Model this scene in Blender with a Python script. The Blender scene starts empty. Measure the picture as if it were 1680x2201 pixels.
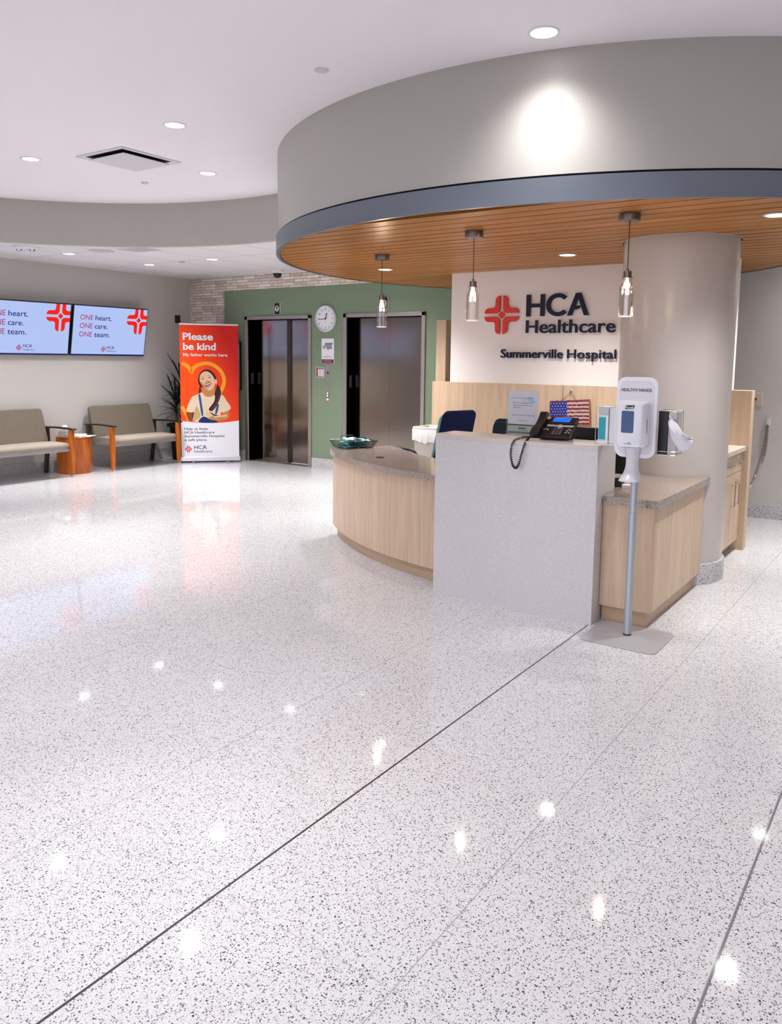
import bpy, bmesh, math, random
from math import sin, cos, pi, radians as R, atan2, sqrt, hypot
from mathutils import Vector, Matrix
random.seed(7)
SC = bpy.context.scene
COL = SC.collection

# ---------------------------------------------------------------- camera, world, exposure
W_PX, H_PX, F_PX = 1680, 2201, 1708.3
yaw, pitch, roll = .9654, -.1179, .0115
fw = Vector((sin(yaw)*cos(pitch), cos(yaw)*cos(pitch), sin(pitch)))
rt = Vector((cos(yaw), -sin(yaw), 0)); up = rt.cross(fw)
r2 = rt*cos(roll)+up*sin(roll); u2 = up*cos(roll)-rt*sin(roll)
cam = bpy.data.cameras.new('camera'); camo = bpy.data.objects.new('camera', cam); COL.objects.link(camo)
cam.sensor_fit = 'HORIZONTAL'; cam.sensor_width = 36; cam.lens = F_PX/W_PX*36
cam.shift_y = -(H_PX/2-974.3)/W_PX
cam.clip_start = .05
camo.matrix_world = Matrix(((r2.x, u2.x, -fw.x, 0), (r2.y, u2.y, -fw.y, 0), (r2.z, u2.z, -fw.z, 1.57), (0, 0, 0, 1)))
SC.camera = camo
SC.view_settings.view_transform = 'Standard'; SC.view_settings.look = 'None'
SC.view_settings.gamma = 1; SC.view_settings.use_curve_mapping = False
SC.view_settings.exposure = 1.40
EK = 2**-SC.view_settings.exposure   # keeps screens at their own brightness
DOWN_W = 125.0       # power of one ceiling downlight
WOOD_W = 145.0       # power of one canopy downlight
LOW_W = 120.0        # power of one low-ceiling downlight
BEAM = 5.0          # how strongly a downlight's beam narrows
WORLD = 1.45
w = bpy.data.worlds.new('daylight'); SC.world = w; w.use_nodes = True
nt = w.node_tree; bg = nt.nodes['Background']
tc = nt.nodes.new('ShaderNodeTexCoord'); sx = nt.nodes.new('ShaderNodeSeparateXYZ'); cr = nt.nodes.new('ShaderNodeValToRGB')
mr = nt.nodes.new('ShaderNodeMapRange'); mr.inputs[1].default_value = -1; mr.inputs[2].default_value = 1
nt.links.new(tc.outputs['Generated'], sx.inputs[0]); nt.links.new(sx.outputs['Z'], mr.inputs[0]); nt.links.new(mr.outputs[0], cr.inputs[0])
e = cr.color_ramp.elements
e[0].position = .49; e[0].color = (.10, .085, .07, 1); e[1].position = .505; e[1].color = (.74, .76, .92, 1)
nt.links.new(cr.outputs[0], bg.inputs[0]); bg.inputs[1].default_value = WORLD

# ---------------------------------------------------------------- materials
MATS = {}
def mat(name, color=(.8, .8, .8), rough=.5, metal=0., spec=.5, emit=None, estr=1., bump=None, noise=None, aniso=0., coat=0.):
    if name in MATS: return MATS[name]
    m = bpy.data.materials.new(name); m.use_nodes = True; MATS[name] = m
    p = m.node_tree.nodes['Principled BSDF']; L = m.node_tree.links; N = m.node_tree.nodes
    p.inputs['Base Color'].default_value = (*color, 1); p.inputs['Roughness'].default_value = rough
    p.inputs['Metallic'].default_value = metal; p.inputs['Specular IOR Level'].default_value = spec
    p.inputs['Anisotropic'].default_value = aniso; p.inputs['Coat Weight'].default_value = coat
    if emit: p.inputs['Emission Color'].default_value = (*emit, 1); p.inputs['Emission Strength'].default_value = estr*EK
    t = None
    if bump or noise:
        t = N.new('ShaderNodeTexCoord')
    if bump:
        n = N.new('ShaderNodeTexNoise'); n.inputs['Scale'].default_value = bump[0]; n.inputs['Detail'].default_value = 3
        b = N.new('ShaderNodeBump'); b.inputs['Strength'].default_value = bump[1]; b.inputs['Distance'].default_value = .002
        L.new(t.outputs['Object'], n.inputs['Vector']); L.new(n.outputs['Fac'], b.inputs['Height']); L.new(b.outputs[0], p.inputs['Normal'])
    if noise:
        n = N.new('ShaderNodeTexNoise'); n.inputs['Scale'].default_value = noise[0]; n.inputs['Detail'].default_value = 4
        r = N.new('ShaderNodeValToRGB'); k = noise[1]
        r.color_ramp.elements[0].position = .3; r.color_ramp.elements[1].position = .7
        r.color_ramp.elements[0].color = (*[c*(1-k) for c in color], 1); r.color_ramp.elements[1].color = (*[min(1, c*(1+k)) for c in color], 1)
        L.new(t.outputs['Object'], n.inputs['Vector']); L.new(n.outputs['Fac'], r.inputs[0]); L.new(r.outputs[0], p.inputs['Base Color'])
    return m

def wood(name, c1, c2, stretch=(22, 22, 1.3), rough=.4, fig=.35, spec=.4):
    if name in MATS: return MATS[name]
    m = mat(name, c1, rough, spec=spec); N = m.node_tree.nodes; L = m.node_tree.links; p = N['Principled BSDF']
    t = N.new('ShaderNodeTexCoord'); mp = N.new('ShaderNodeMapping'); mp.inputs['Scale'].default_value = stretch
    L.new(t.outputs['Object'], mp.inputs[0])
    n = N.new('ShaderNodeTexNoise'); n.inputs['Scale'].default_value = 1; n.inputs['Detail'].default_value = 6; n.inputs['Distortion'].default_value = .6
    L.new(mp.outputs[0], n.inputs['Vector'])
    n2 = N.new('ShaderNodeTexNoise'); n2.inputs['Scale'].default_value = 5.5; n2.inputs['Detail'].default_value = 3
    L.new(mp.outputs[0], n2.inputs['Vector'])
    mx = N.new('ShaderNodeMath'); mx.operation = 'MULTIPLY_ADD'; mx.inputs[1].default_value = fig
    L.new(n2.outputs['Fac'], mx.inputs[0]); L.new(n.outputs['Fac'], mx.inputs[2])
    r = N.new('ShaderNodeValToRGB'); r.color_ramp.elements[0].position = .45; r.color_ramp.elements[1].position = .9
    r.color_ramp.elements[0].color = (*c2, 1); r.color_ramp.elements[1].color = (*c1, 1)
    L.new(mx.outputs[0], r.inputs[0]); L.new(r.outputs[0], p.inputs['Base Color'])
    return m

def chips(name, base, layers, rough=.12, spec=.5, joints=None, mottled=0., jitter=1.):
    """speckled stone: layers of (scale, share of cells that are dark chips, ((position, colour) ...))"""
    m = mat(name, base, rough, spec=spec); N = m.node_tree.nodes; L = m.node_tree.links; p = N['Principled BSDF']
    t = N.new('ShaderNodeTexCoord'); last = None
    rgb = N.new('ShaderNodeRGB'); rgb.outputs[0].default_value = (*base, 1); last = rgb.outputs[0]
    if mottled:
        n = N.new('ShaderNodeTexNoise'); n.inputs['Scale'].default_value = 260; n.inputs['Detail'].default_value = 2
        L.new(t.outputs['Object'], n.inputs['Vector'])
        r = N.new('ShaderNodeValToRGB'); r.color_ramp.elements[0].position = .35; r.color_ramp.elements[1].position = .62
        r.color_ramp.elements[0].color = (*[c*(1-mottled) for c in base], 1); r.color_ramp.elements[1].color = (*base, 1)
        L.new(n.outputs['Fac'], r.inputs[0]); last = r.outputs[0]
    for (sc, share, cols) in layers:
        v = N.new('ShaderNodeTexVoronoi'); v.inputs['Scale'].default_value = sc; v.inputs['Randomness'].default_value = jitter
        L.new(t.outputs['Object'], v.inputs['Vector'])
        sp = N.new('ShaderNodeSeparateColor'); L.new(v.outputs['Color'], sp.inputs[0])
        lt = N.new('ShaderNodeMath'); lt.operation = 'LESS_THAN'; lt.inputs[1].default_value = share; L.new(sp.outputs[0], lt.inputs[0])
        ds = N.new('ShaderNodeMath'); ds.operation = 'LESS_THAN'; ds.inputs[1].default_value = .47; L.new(v.outputs['Distance'], ds.inputs[0])
        mu = N.new('ShaderNodeMath'); mu.operation = 'MULTIPLY'; L.new(lt.outputs[0], mu.inputs[0]); L.new(ds.outputs[0], mu.inputs[1])
        r = N.new('ShaderNodeValToRGB'); r.color_ramp.interpolation = 'CONSTANT'
        els = r.color_ramp.elements
        els[0].position = 0; els[0].color = (*cols[0][1], 1); els[1].position = cols[1][0]; els[1].color = (*cols[1][1], 1)
        for (ps, c) in cols[2:]:
            q = els.new(ps); q.color = (*c, 1)
        L.new(sp.outputs[1], r.inputs[0])
        mi = N.new('ShaderNodeMix'); mi.data_type = 'RGBA'
        L.new(mu.outputs[0], mi.inputs[0]); L.new(last, mi.inputs[6]); L.new(r.outputs[0], mi.inputs[7]); last = mi.outputs[2]
    if joints:
        sx = N.new('ShaderNodeSeparateXYZ'); L.new(t.outputs['Object'], sx.inputs[0])
        def M(op, a, b=None, c=None):
            n = N.new('ShaderNodeMath'); n.operation = op
            for i, x in enumerate((a, b, c)):
                if x is None: continue
                if isinstance(x, (int, float)): n.inputs[i].default_value = x
                else: L.new(x, n.inputs[i])
            return n.outputs[0]
        for (ax, off, per, wd, col, fac) in joints:
            s = M('SUBTRACT', sx.outputs[ax], off)
            if per:
                s = M('MULTIPLY', s, 1/per); s = M('ADD', s, .5); s = M('FRACT', s); s = M('SUBTRACT', s, .5); s = M('ABSOLUTE', s); s = M('LESS_THAN', s, wd/per/2)
            else:
                s = M('ABSOLUTE', s); s = M('LESS_THAN', s, wd/2)
            s = M('MULTIPLY', s, fac)
            mi = N.new('ShaderNodeMix'); mi.data_type = 'RGBA'; mi.inputs[7].default_value = (*col, 1)
            L.new(s, mi.inputs[0]); L.new(last, mi.inputs[6]); last = mi.outputs[2]
    L.new(last, p.inputs['Base Color'])
    return m

def emat(name, color, s):
    return mat(name, (0, 0, 0), .3, spec=.2, emit=color, estr=s)

def glass(name, tint=(1, 1, 1), gl=.08, rough=.02):
    if name in MATS: return MATS[name]
    m = bpy.data.materials.new(name); m.use_nodes = True; MATS[name] = m; N = m.node_tree.nodes; L = m.node_tree.links
    N.remove(N['Principled BSDF']); o = N['Material Output']
    t = N.new('ShaderNodeBsdfTransparent'); t.inputs[0].default_value = (*tint, 1)
    g = N.new('ShaderNodeBsdfGlossy'); g.inputs['Roughness'].default_value = rough
    f = N.new('ShaderNodeLayerWeight'); f.inputs[0].default_value = .12
    a = N.new('ShaderNodeMath'); a.operation = 'MULTIPLY_ADD'; a.inputs[1].default_value = .6; a.inputs[2].default_value = gl
    L.new(f.outputs['Fresnel'], a.inputs[0])
    x = N.new('ShaderNodeMixShader'); L.new(a.outputs[0], x.inputs[0]); L.new(t.outputs[0], x.inputs[1]); L.new(g.outputs[0], x.inputs[2]); L.new(x.outputs[0], o.inputs[0])
    return m

DARKCHIP = ((0, (.035, .035, .045)), (.3, (.11, .11, .125)), (.6, (.24, .235, .25)), (.85, (.17, .12, .09)))
FLOORCHIP = ((0, (.055, .055, .07)), (.3, (.13, .13, .15)), (.6, (.25, .245, .27)), (.88, (.19, .15, .12)))
M_floor = chips('terrazzo floor', (.69, .685, .705), [(330, .30, ((0, (.28, .27, .29)), (.5, (.48, .46, .49)))), (215, .22, FLOORCHIP), (140, .08, FLOORCHIP)],
                rough=.055, mottled=.16,
                joints=[(0, 1.508, .613, .0035, (.42, .40, .42), .55), (1, 1.02, 1.2676, .004, (.30, .29, .31), .75), (1, 1.649, 1.2676, .003, (.38, .36, .38), .6), (1, 1.645, None, .008, (.05, .048, .05), 1.), (1, .377, None, .007, (.16, .155, .17), .9)])
M_base = chips('terrazzo base', (.62, .60, .61), [(170, .26, DARKCHIP), (95, .12, DARKCHIP)], rough=.35, mottled=.25)
M_quartz = chips('pale quartz', (.64, .605, .60), [(300, .4, ((0, (.48, .455, .445)), (.5, (.76, .73, .72))))], rough=.22, mottled=.12)
M_top = chips('brown speckled stone', (.36, .285, .235), [(240, .40, ((0, (.17, .13, .11)), (.4, (.48, .41, .36)), (.75, (.07, .055, .05)))), (150, .12, ((0, (.08, .06, .055)), (.5, (.55, .48, .43))))], rough=.14)
M_ceil = mat('ceiling paint', (.93, .885, .915), .9, spec=.1)
M_ceil2 = mat('ceiling tile white', (.78, .755, .775), .9, spec=.1, bump=(300, .1))
M_wall = mat('greige wall paint', (.56, .535, .51), .65, spec=.25, bump=(220, .04))
M_soffit = mat('greige soffit paint', (.485, .465, .43), .42, spec=.4, bump=(160, .03))
M_white = mat('pale sign wall paint', (.86, .80, .77), .6, spec=.3)
M_green = mat('sage green paint', (.205, .27, .178), .55, spec=.35, bump=(220, .04))
M_colm = mat('column paint', (.53, .485, .45), .3, spec=.5)
M_maple = wood('pale maple veneer', (.655, .495, .345), (.51, .365, .24))
M_mapleh = wood('maple cross grain', (.56, .40, .265), (.41, .275, .17), stretch=(1.3, 1.3, 22))
M_slat = wood('honey slat wood', (.50, .21, .044), (.28, .095, .016), stretch=(9, .7, 9), rough=.33, spec=.16)
M_cherry = wood('cherry orange wood', (.56, .145, .012), (.33, .06, .004), stretch=(16, 16, 2), rough=.25)
M_steel = mat('brushed steel', (.34, .285, .235), .13, metal=1.)
M_steelf = mat('steel frame', (.46, .42, .39), .45, metal=1.)
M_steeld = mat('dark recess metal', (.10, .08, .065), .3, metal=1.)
M_chrome = mat('chrome', (.75, .74, .73), .15, metal=1.)
M_bronze = mat('bronze metal', (.19, .155, .13), .3, metal=1.)
M_black = mat('black plastic', (.012, .012, .014), .35, spec=.4)
M_blackm = mat('black matte', (.006, .006, .007), .7, spec=.2)
M_fascia = mat('blue grey fascia metal', (.20, .225, .27), .32, metal=.6, spec=.5)
M_wp = mat('white plastic', (.80, .79, .82), .3)
M_gp = mat('grey plastic', (.5, .49, .5), .4)
M_paper = mat('white paper', (.80, .80, .83), .8)
M_taupe = mat('taupe upholstery', (.185, .155, .12), .75, spec=.2, noise=(60, .10), bump=(500, .2))
M_taupel = mat('pale taupe seat cloth', (.30, .258, .21), .7, spec=.2, noise=(60, .08), bump=(500, .2))
M_navy = mat('navy chair cloth', (.0025, .005, .042), .75, spec=.2)
M_teal = mat('teal chair cloth', (.16, .36, .37), .75, spec=.2)
M_dteal = mat('dark teal cloth', (.002, .009, .014), .75, spec=.2)
M_red = mat('signal red', (.72, .022, .012), .4)
M_lnavy = mat('navy letter', (.004, .005, .028), .4, spec=.25)
M_lens = emat('downlight lens', (1., .98, .97), 9.)

# ---------------------------------------------------------------- mesh helpers
class MB:
    def __init__(s): s.v = []; s.f = []; s.mi = []; s.mats = []
    def m(s, mt):
        if mt not in s.mats: s.mats.append(mt)
        return s.mats.index(mt)
    def add(s, vs, fs, mt):
        k = len(s.v); s.v += [tuple(v) for v in vs]; i = s.m(mt)
        for f in fs: s.f.append([k+a for a in f]); s.mi.append(i)
        return s
    def box(s, a, b, mt, rot=0, tilt=None):
        x0, y0, z0 = a; x1, y1, z1 = b
        vs = [(x, y, z) for z in (z0, z1) for x, y in ((x0, y0), (x1, y0), (x1, y1), (x0, y1))]
        if rot or tilt:
            c = Vector(((x0+x1)/2, (y0+y1)/2, (z0+z1)/2)); Mx = Matrix.Rotation(rot, 3, 'Z')
            if tilt: Mx = Mx @ Matrix.Rotation(tilt[1], 3, tilt[0])
            vs = [c+Mx @ (Vector(v)-c) for v in vs]
        return s.add(vs, [(3, 2, 1, 0), (4, 5, 6, 7), (0, 1, 5, 4), (1, 2, 6, 5), (2, 3, 7, 6), (3, 0, 4, 7)], mt)
    def lathe(s, prof, mt, c=(0, 0, 0), seg=32, cap=True, a0=0, a1=2*pi):
        full = abs(a1-a0-2*pi) < 1e-6; n = seg if full else seg+1; vs = []
        for r, z in prof:
            for i in range(n):
                a = a0+(a1-a0)*i/seg; vs.append((c[0]+r*cos(a), c[1]+r*sin(a), c[2]+z))
        fs = []
        for j in range(len(prof)-1):
            for i in range(seg):
                k = (i+1) % n; fs.append((j*n+i, j*n+k, (j+1)*n+k, (j+1)*n+i))
        if cap and full:
            if prof[0][0] > 1e-6: fs.append(tuple(range(n))[::-1])
            if prof[-1][0] > 1e-6: fs.append(tuple((len(prof)-1)*n+i for i in range(n)))
        return s.add(vs, fs, mt)
    def tube(s, pts, r, mt, seg=8, closed=False, cap=True):
        P = [Vector(p) for p in pts]; n = len(P); vs = []; prev = None
        for i in range(n):
            if closed: d = P[(i+1) % n]-P[i-1]
            else: d = P[min(i+1, n-1)]-P[max(i-1, 0)]
            d.normalize()
            if prev is None:
                u = d.orthogonal().normalized()
            else:
                u = (prev-d*prev.dot(d)).normalized()
            prev = u; v = d.cross(u); rr = r[i] if isinstance(r, (list, tuple)) else r
            for k in range(seg):
                a = 2*pi*k/seg; vs.append(P[i]+u*rr*cos(a)+v*rr*sin(a))
        fs = []
        for i in range(n if closed else n-1):
            j = (i+1) % n
            for k in range(seg):
                l = (k+1) % seg; fs.append((i*seg+k, i*seg+l, j*seg+l, j*seg+k))
        if cap and not closed: fs += [tuple(range(seg))[::-1], tuple((n-1)*seg+k for k in range(seg))]
        return s.add(vs, fs, mt)
    def prism(s, poly, z0, z1, mt, side=None, frame=None):
        """extruded polygon; frame=(origin,x,y) maps 2-d to 3-d with z along x cross y"""
        n = len(poly)
        if frame:
            o, fx, fy = [Vector(q) for q in frame]; fz = fx.cross(fy)
            T = lambda x, y, z: o+fx*x+fy*y+fz*z
        else: T = lambda x, y, z: (x, y, z)
        A = sum(poly[i][0]*poly[(i+1) % n][1]-poly[(i+1) % n][0]*poly[i][1] for i in range(n))
        if A < 0: poly = poly[::-1]
        vs = [T(x, y, z0) for x, y in poly]+[T(x, y, z1) for x, y in poly]
        s.add(vs, [tuple(range(n))[::-1], tuple(range(n, 2*n))], mt)
        k = len(s.v)-2*n; i2 = s.m(side or mt)
        for i in range(n):
            j = (i+1) % n; s.f.append([k+i, k+j, k+n+j, k+n+i]); s.mi.append(i2)
        return s
    def sheet(s, poly, mt, frame, z=0.):
        o, fx, fy = [Vector(q) for q in frame]; fz = fx.cross(fy); n = len(poly)
        A = sum(poly[i][0]*poly[(i+1) % n][1]-poly[(i+1) % n][0]*poly[i][1] for i in range(n))
        if A < 0: poly = poly[::-1]
        return s.add([o+fx*x+fy*y+fz*z for x, y in poly], [tuple(range(n))], mt)
    def ribbon(s, pts, wd, mt, frame, z=0.):
        o, fx, fy = [Vector(q) for q in frame]; fz = fx.cross(fy); vs = []; n = len(pts)
        for i in range(n):
            a = Vector(pts[max(i-1, 0)]); b = Vector(pts[i]); c = Vector(pts[min(i+1, n-1)])
            d1 = (b-a).normalized() if i else (c-b).normalized(); d2 = (c-b).normalized() if i < n-1 else d1
            nn = Vector((-(d1+d2).y, (d1+d2).x))
            nn = nn.normalized() if nn.length > 1e-6 else Vector((-d1.y, d1.x))
            k = wd/2/max(.45, nn.dot(Vector((-d1.y, d1.x))))
            for sg in (1, -1):
                q = b+nn*k*sg; vs.append(o+fx*q.x+fy*q.y+fz*z)
        return s.add(vs, [(2*i, 2*i+1, 2*i+3, 2*i+2) for i in range(n-1)], mt)
    def text(s, body, mt, frame, cap, width=None, bold=0., z=.0005, depth=0., align='L'):
        vs, fs = text_geo(body, bold, depth/cap if depth else 0.)
        x0 = min(v[0] for v in vs); x1 = max(v[0] for v in vs); sy = cap/CAP; sx_ = width/(x1-x0) if width else sy
        o, fx, fy = [Vector(q) for q in frame]; fz = fx.cross(fy)
        off = {'L': -x0, 'C': -(x0+x1)/2, 'R': -x1}[align]
        return s.add([o+fx*((v[0]+off)*sx_)+fy*(v[1]*sy)+fz*(z+v[2]*cap) for v in vs], fs, mt)
    def build(s, name, parent=None, smooth=None, bevel=None, mats=None):
        me = bpy.data.meshes.new(name); me.from_pydata([tuple(v) for v in s.v], [], s.f)
        for mt in s.mats: me.materials.append(mt)
        me.polygons.foreach_set('material_index', s.mi)
        me.update()
        if smooth:
            me.polygons.foreach_set('use_smooth', [True]*len(me.polygons)); me.set_sharp_from_angle(angle=R(smooth))
        o = bpy.data.objects.new(name, me); COL.objects.link(o)
        if parent: o.parent = parent
        if bevel:
            b = o.modifiers.new('edge', 'BEVEL'); b.width = bevel; b.segments = 3; b.limit_method = 'ANGLE'; b.angle_limit = R(50)
            if not smooth:
                me.polygons.foreach_set('use_smooth', [True]*len(me.polygons)); me.set_sharp_from_angle(angle=R(35))
        return o
_TX = {}
def text_geo(body, bold, depth):
    key = (body, bold, round(depth, 3))
    if key in _TX: return _TX[key]
    cu = bpy.data.curves.new('t', 'FONT'); cu.body = body; cu.size = 1; cu.offset = bold; cu.extrude = depth/2 if depth else 0; cu.resolution_u = 4; cu.space_line = 1.
    ob = bpy.data.objects.new('t', cu); COL.objects.link(ob)
    bpy.context.view_layer.update(); dg = bpy.context.evaluated_depsgraph_get(); me = ob.evaluated_get(dg).to_mesh()
    vs = [(v.co.x, v.co.y, v.co.z) for v in me.vertices]; fs = [tuple(p.vertices) for p in me.polygons]
    ob.evaluated_get(dg).to_mesh_clear(); bpy.data.objects.remove(ob); bpy.data.curves.remove(cu)
    _TX[key] = (vs, fs); return _TX[key]
_v, _f = text_geo('H', 0, 0); CAP = max(v[1] for v in _v)

def tag(o, label=None, cat=None, group=None, kind=None):
    if label: o['label'] = label
    if cat: o['category'] = cat
    if group: o['group'] = group
    if kind: o['kind'] = kind
    return o
def thing(name, loc, label, cat, group=None, rz=0):
    o = bpy.data.objects.new(name, None); COL.objects.link(o); o.location = loc; o.rotation_euler = (0, 0, rz); o.empty_display_size = .1
    return tag(o, label, cat, group)
def struct(o): o['kind'] = 'structure'; return o
def dup(o, loc, label, rz=None):
    c = o.copy(); COL.objects.link(c); c.location = loc
    if rz is not None: c.rotation_euler = (0, 0, rz)
    c['label'] = label
    for ch in o.children:
        d = ch.copy(); COL.objects.link(d); d.parent = c
        for g in ch.children:
            h = g.copy(); COL.objects.link(h); h.parent = d
    return c
def arc(cx, cy, r, a0, a1, n): return [(cx+r*cos(a0+(a1-a0)*i/n), cy+r*sin(a0+(a1-a0)*i/n)) for i in range(n+1)]
def spot(parent, power, z, size=R(112), blend=.9, beam=None, color=(1, .985, .965), rad=.06):
    l = bpy.data.lights.new('spot_beam', 'SPOT'); l.energy = power; l.spot_size = size; l.spot_blend = blend; l.color = color; l.shadow_soft_size = rad
    l.use_nodes = True; N = l.node_tree.nodes; L = l.node_tree.links        # beam strongest straight down, like a recessed reflector
    t = N.new('ShaderNodeTexCoord'); s = N.new('ShaderNodeSeparateXYZ'); a = N.new('ShaderNodeMath'); a.operation = 'ABSOLUTE'; q = N.new('ShaderNodeMath'); q.operation = 'POWER'; q.inputs[1].default_value = beam or BEAM
    L.new(t.outputs['Normal'], s.inputs[0]); L.new(s.outputs['Z'], a.inputs[0]); L.new(a.outputs[0], q.inputs[0]); L.new(q.outputs[0], N['Emission'].inputs['Strength'])
    o = bpy.data.objects.new('spot_beam', l); COL.objects.link(o); o.parent = parent; o.location = (0, 0, z); return o

# ================================================================ the setting
ZU, ZL, ZW = 3.24, 2.79, 2.44
XB, YL = 8.73, 9.93
struct(MB().box((-6, -6, -.12), (9.0, 10.2, 0), M_floor).build('floor'))
struct(MB().box((-6, -6, ZU), (9.0, 10.2, ZU+.15), M_ceil).build('ceiling'))
# canopy outline about its centre
CX, CY, RC = 7.05, 2.53, 2.93
def rim(t, r=RC):
    d = math.degrees(t)
    if d > 180: d -= 360
    ss = lambda a: a*a*(3-2*a)
    k = 0
    if -28 < d < 15: k = ss((15-d)/43)
    elif -58 <= d <= -28: k = 1
    elif -105 < d < -58: k = ss((d+105)/47)
    return r-1.38*k
def rim_pts(r, n=144): return [(CX+rim(2*pi*i/n, r)*cos(2*pi*i/n), CY+rim(2*pi*i/n, r)*sin(2*pi*i/n)) for i in range(n)]
def in_room(p): return (min(p[0], XB-.002), p[1])
def ring_wall(name, r, z0, z1, th, mt, smooth=40):
    o = [in_room(p) for p in rim_pts(r)]; i = [in_room(p) for p in rim_pts(r-th)]; n = len(o); b = MB()
    vs = [(*p, z0) for p in o]+[(*p, z1) for p in o]+[(*p, z0) for p in i]+[(*p, z1) for p in i]; fs = []
    for a in range(n):
        c = (a+1) % n; fs += [(a, c, n+c, n+a), (2*n+c, 2*n+a, 3*n+a, 3*n+c), (c, a, 2*n+a, 2*n+c), (n+a, n+c, 3*n+c, 3*n+a)]
    b.add(vs, fs, mt); return struct(b.build(name, smooth=smooth))
ring_wall('ceiling_drum', RC, 2.585, ZU, .08, M_soffit)
ring_wall('trim_1', RC+.015, 2.435, 2.57, .03, M_fascia)
ring_wall('trim_2', RC-.01, 2.565, 2.59, .05, M_blackm)
# wood slat ceiling (a backing board and boards with open gaps)
b = MB(); pitch_s = .152; outline = rim_pts(RC-.02, 360)
def chord(x):
    ys = []
    for i in range(len(outline)):
        (x0, y0), (x1, y1) = outline[i], outline[(i+1) % len(outline)]
        if (x0-x)*(x1-x) <= 0 and x0 != x1: ys.append(y0+(y1-y0)*(x-x0)/(x1-x0))
    ys.sort(); return (ys[0], ys[-1]) if len(ys) > 1 else None
x = CX-RC-.02
while x < XB-.03:
    xa, xb = x, min(x+pitch_s-.020, XB-.01); ca, cb = chord(xa), chord(xb)
    if ca and cb:
        b.prism([(xa, ca[0]), (xb, cb[0]), (xb, cb[1]), (xa, ca[1])], ZW, ZW+.018, M_slat)
    x += pitch_s
b.prism([in_room(p) for p in rim_pts(RC-.02)], ZW+.035, ZW+.06, M_blackm)
struct(b.build('ceiling_wood'))
# soffit around the high recess and the lower ceiling beyond it
SX, SY, SR = 3.3, 5.95, 2.92
sof = [(-6, 8.75), (2.0, 8.75)]+[p for p in arc(SX, SY, SR, R(104), R(-11.5), 60)]
drumarc = []
for i in range(61):
    t = R(107)-(R(107)-R(55))*i/60; q = (CX+(RC-.03)*cos(t), CY+(RC-.03)*sin(t))
    if q[0] < XB: drumarc.append(q)
low = sof+drumarc+[(XB, drumarc[-1][1]), (XB, YL), (-6, YL)]
bm = bmesh.new(); vv = [bm.verts.new((*p, ZL)) for p in low]; bm.faces.new(vv); bmesh.ops.triangulate(bm, faces=bm.faces[:])
me = bpy.data.meshes.new('ceiling_lower'); bm.to_mesh(me); bm.free()
m_t = mat('lay-in ceiling tile', (.78, .755, .775), .9, spec=.1); me.materials.append(m_t)
N = m_t.node_tree.nodes; L = m_t.node_tree.links; p_ = N['Principled BSDF']
t_ = N.new('ShaderNodeTexCoord'); br = N.new('ShaderNodeTexBrick'); br.offset = 0; br.inputs['Scale'].default_value = 1
br.inputs['Brick Width'].default_value = 1.22; br.inputs['Row Height'].default_value = .61; br.inputs['Mortar Size'].default_value = .007; br.inputs['Mortar Smooth'].default_value = 0
br.inputs['Color1'].default_value = br.inputs['Color2'].default_value = (.78, .755, .775, 1); br.inputs['Mortar'].default_value = (.50, .48, .49, 1)
mp_ = N.new('ShaderNodeMapping'); mp_.inputs['Location'].default_value = (.28, .30, 0)
L.new(t_.outputs['Object'], mp_.inputs[0]); L.new(mp_.outputs[0], br.inputs['Vector']); L.new(br.outputs['Color'], p_.inputs['Base Color'])
o = bpy.data.objects.new('ceiling_lower', me); COL.objects.link(o); struct(o)
b = MB(); n = len(sof); out = []
for i in range(n):
    a = Vector(sof[max(i-1, 0)]); c = Vector(sof[min(i+1, n-1)]); d = (c-a).normalized(); out.append((sof[i][0]-d.y*.08, sof[i][1]+d.x*.08))
vs = [(*p, ZL-.012) for p in sof]+[(*p, ZU) for p in sof]+[(*p, ZL-.012) for p in out]+[(*p, ZU) for p in out]; fs = []
for i in range(n-1): fs += [(i, i+1, n+i+1, n+i), (2*n+i, 2*n+i+1, i+1, i), (3*n+i, 3*n+i+1, 2*n+i+1, 2*n+i)]
b.add(vs, fs, M_soffit); struct(b.build('ceiling_soffit', smooth=40))
# walls
struct(MB().box((-6, YL, 0), (XB+.2, YL+.15, ZU), M_wall).build('wall_left'))
EL = [(7.49, 8.69), (5.575, 6.80)]      # lift openings (Y from, Y to)
EH = 2.13
b = MB()
for (y0, y1) in ((4.2, EL[1][0]), (EL[1][1], EL[0][0]), (EL[0][1], 9.184)): b.box((XB, y0, 0), (XB+.2, y1, 2.585), M_green)
for (y0, y1) in EL: b.box((XB, y0, EH), (XB+.2, y1, 2.585), M_green)
b.box((XB, -6, 0), (XB+.2, 4.2, ZU), M_wall); b.box((XB, 4.2, 2.8), (XB+.2, 9.93, ZU), M_wall)
struct(b.build('wall_back'))
m_s = mat('stacked ledge stone', (.5, .42, .36), .8, spec=.2)
N = m_s.node_tree.nodes; L = m_s.node_tree.links; p_ = N['Principled BSDF']; t_ = N.new('ShaderNodeTexCoord')
cb = N.new('ShaderNodeCombineXYZ'); sp = N.new('ShaderNodeSeparateXYZ'); L.new(t_.outputs['Object'], sp.inputs[0]); L.new(sp.outputs[1], cb.inputs[0]); L.new(sp.outputs[2], cb.inputs[1])
br = N.new('ShaderNodeTexBrick'); br.offset = .37; br.offset_frequency = 2; br.squash = .7; br.squash_frequency = 3; br.inputs['Scale'].default_value = 1
br.inputs['Brick Width'].default_value = .23; br.inputs['Row Height'].default_value = .042; br.inputs['Mortar Size'].default_value = .0022; br.inputs['Bias'].default_value = -.1
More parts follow.
